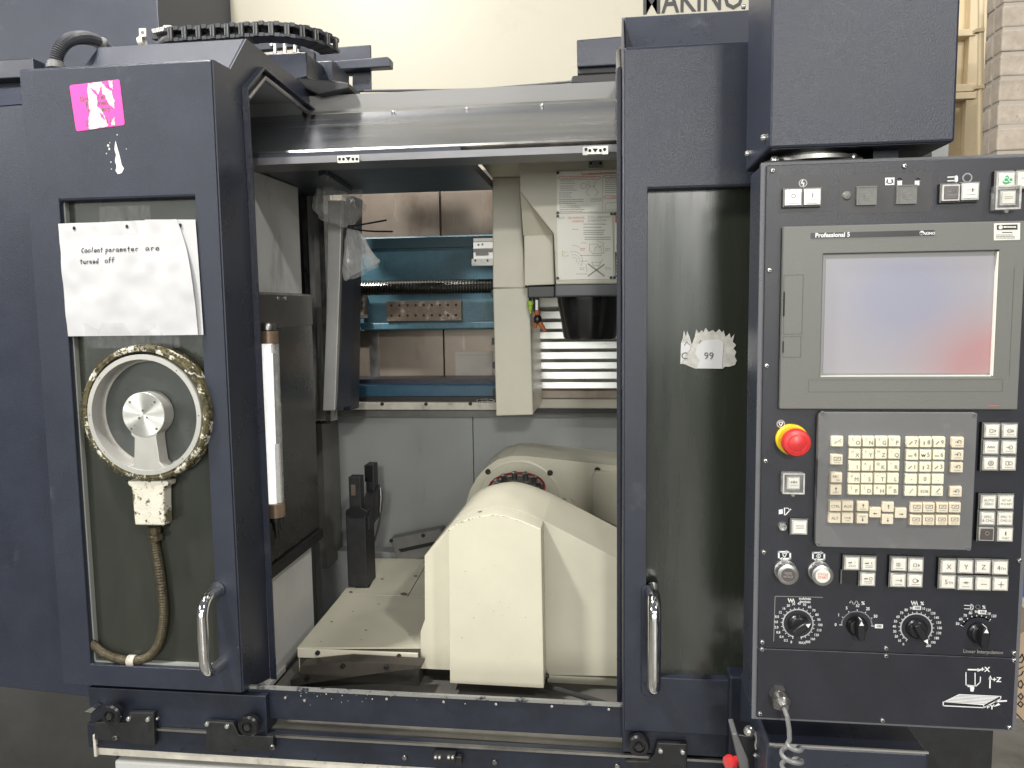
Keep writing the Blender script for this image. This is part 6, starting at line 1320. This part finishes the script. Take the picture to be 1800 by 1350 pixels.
for nm, q, lab in (('tape_strip', ((177, 364), (265, 361), (267, 412), (178.5, 414)), 'upper clear tape strip holding the paper note'), ('tape_strip', ((150, 568), (315, 567), (318, 611), (156, 612)), 'wide clear tape strip along the bottom of the paper note')):
    b = sheetmesh(*q, -0.0072, (lambda u, v: .004+.0018*math.sin(u*5)) if 'upper' in lab else (lambda u, v: .004+.001*math.sin(u*6)), 8, 4); solo(nm, b, 'tape', lab, 'tape', 'clear tape strips on the paper note')
# pink label
PK = thing('pink_label', 'torn pink sticker with black print on the left door', 'sticker', P(171, 230, -0.001))
yk = -0.0006
A0, A1, A2, A3 = P(122, 150, yk), P(210, 139.3, yk), P(219.3, 219.5, yk), P(134, 231, yk)
def cornered(c, k=.05):
    out = []
    for i in range(4):
        p, q, r = c[i-1], c[i], c[(i+1) % 4]
        for t in (0, .25, .5, .75, 1):
            a = q.lerp(p, k); bb = q.lerp(r, k); out.append(a.lerp(q, t).lerp(q.lerp(bb, t), t))
    return out
b = B(); b.prism(cornered([A0, A1, A2, A3]), (0, 0.0005, 0)); b.cm = 1
rt_ = (A1-A0).normalized(); up_ = (A0-A3).normalized()
def pk(s, x, y, sz): b.text(s, sz, P(x, y, yk-.0003), rt_, up_, bold=.025)
for s, x, y in (('Grea', 151, 173.5), ('er', 181, 170), ('n', 196, 168), ('E', 153, 184), ('men', 180, 180.5), ('C', 158, 195), ('any', 186, 191), ('51', 156, 217), ('3111', 191, 212)): pk(s, x, y, .0135)
part('sticker', b, ['pink', 'ink'], PK)
b = B()
def torn(pts, j=1.3): return [P(x+random.uniform(-j, j), y+random.uniform(-j, j), yk-.0006) for x, y in pts]
def dens(pts, n=5):
    out = []
    for i in range(len(pts)):
        a, c = pts[i], pts[(i+1) % len(pts)]
        out += [(a[0]+(c[0]-a[0])*k/n, a[1]+(c[1]-a[1])*k/n) for k in range(n)]
    return out
for q in ([(154, 147), (180, 143.5), (176, 157), (171, 168), (172, 186), (178, 195), (184, 205), (190, 222), (157, 227), (155, 212), (158, 195), (154, 172)], [(180, 146), (186, 154), (196, 160), (201, 178), (201, 190), (192, 184), (185, 170), (178, 158)], [(191, 142), (197, 141.5), (199, 157), (193, 152)], [(196, 212), (201, 205), (203, 220), (196, 221)]): b.face(torn(dens(q)))
part('torn_patch', b, 'torn', PK, recalc=False)
b = B()
for q in ([(157, 153), (166, 164), (174, 172), (168, 160)], [(174, 196), (182, 202), (186, 212), (178, 206)], [(186, 147), (193, 156), (190, 150)]): b.face([p+Vector((0, -.0004, 0)) for p in torn(dens(q, 3), .7)])
part('pink_remnant', b, 'pink', PK, recalc=False)
# torn white label on the right window
TL_ = thing('torn_label', 'ragged torn white paper label on the right door window', 'paper label', P(1245, 648, 0.018))
yt = 0.0192
edge = [(1196, 640), (1197, 602), (1200, 596), (1202, 581), (1206, 592), (1208, 582), (1213, 594), (1216, 606), (1221, 592), (1224, 578), (1228, 585), (1233, 580), (1236, 584), (1241, 576), (1246, 583), (1253, 580), (1258, 585), (1264, 578), (1269, 584), (1272, 581), (1275, 592), (1283, 586), (1285, 594), (1291, 587), (1288, 601), (1294, 606), (1289, 613), (1294, 619), (1291, 626), (1295, 634), (1292, 641), (1282, 645), (1275, 645), (1270, 649), (1222, 648), (1212, 644), (1204, 640)]
b = B(); b.face([P(x+random.uniform(-.6, .6), y+random.uniform(-.8, .8), yt) for x, y in edge]); part('label_back', b, 'torn', TL_, recalc=False)
b = B()
for q in ([(1197, 603), (1212, 601), (1214, 612), (1205, 625), (1198, 638), (1196, 640)], [(1226, 606), (1236, 599), (1262, 596), (1272, 602), (1269, 648), (1225, 647), (1230, 634), (1222, 622)]): b.face([P(x, y, yt-.0004) for x, y in q])
b.cm = 1
for s, x, y in (('99', 1246, 626), ('C', 1203, 626)): b.text(s, .0185, P(x, y, yt-.0008))
b.pxline([(1203, 607), (1207, 601), (1212, 606)], yt-.0008, .0012); b.pxline([(1229, 603), (1232, 598)], yt-.0008, .0012)
part('label_face', b, [mat('label_paper', (.68, .68, .68), .7), 'ink'], TL_, recalc=False)
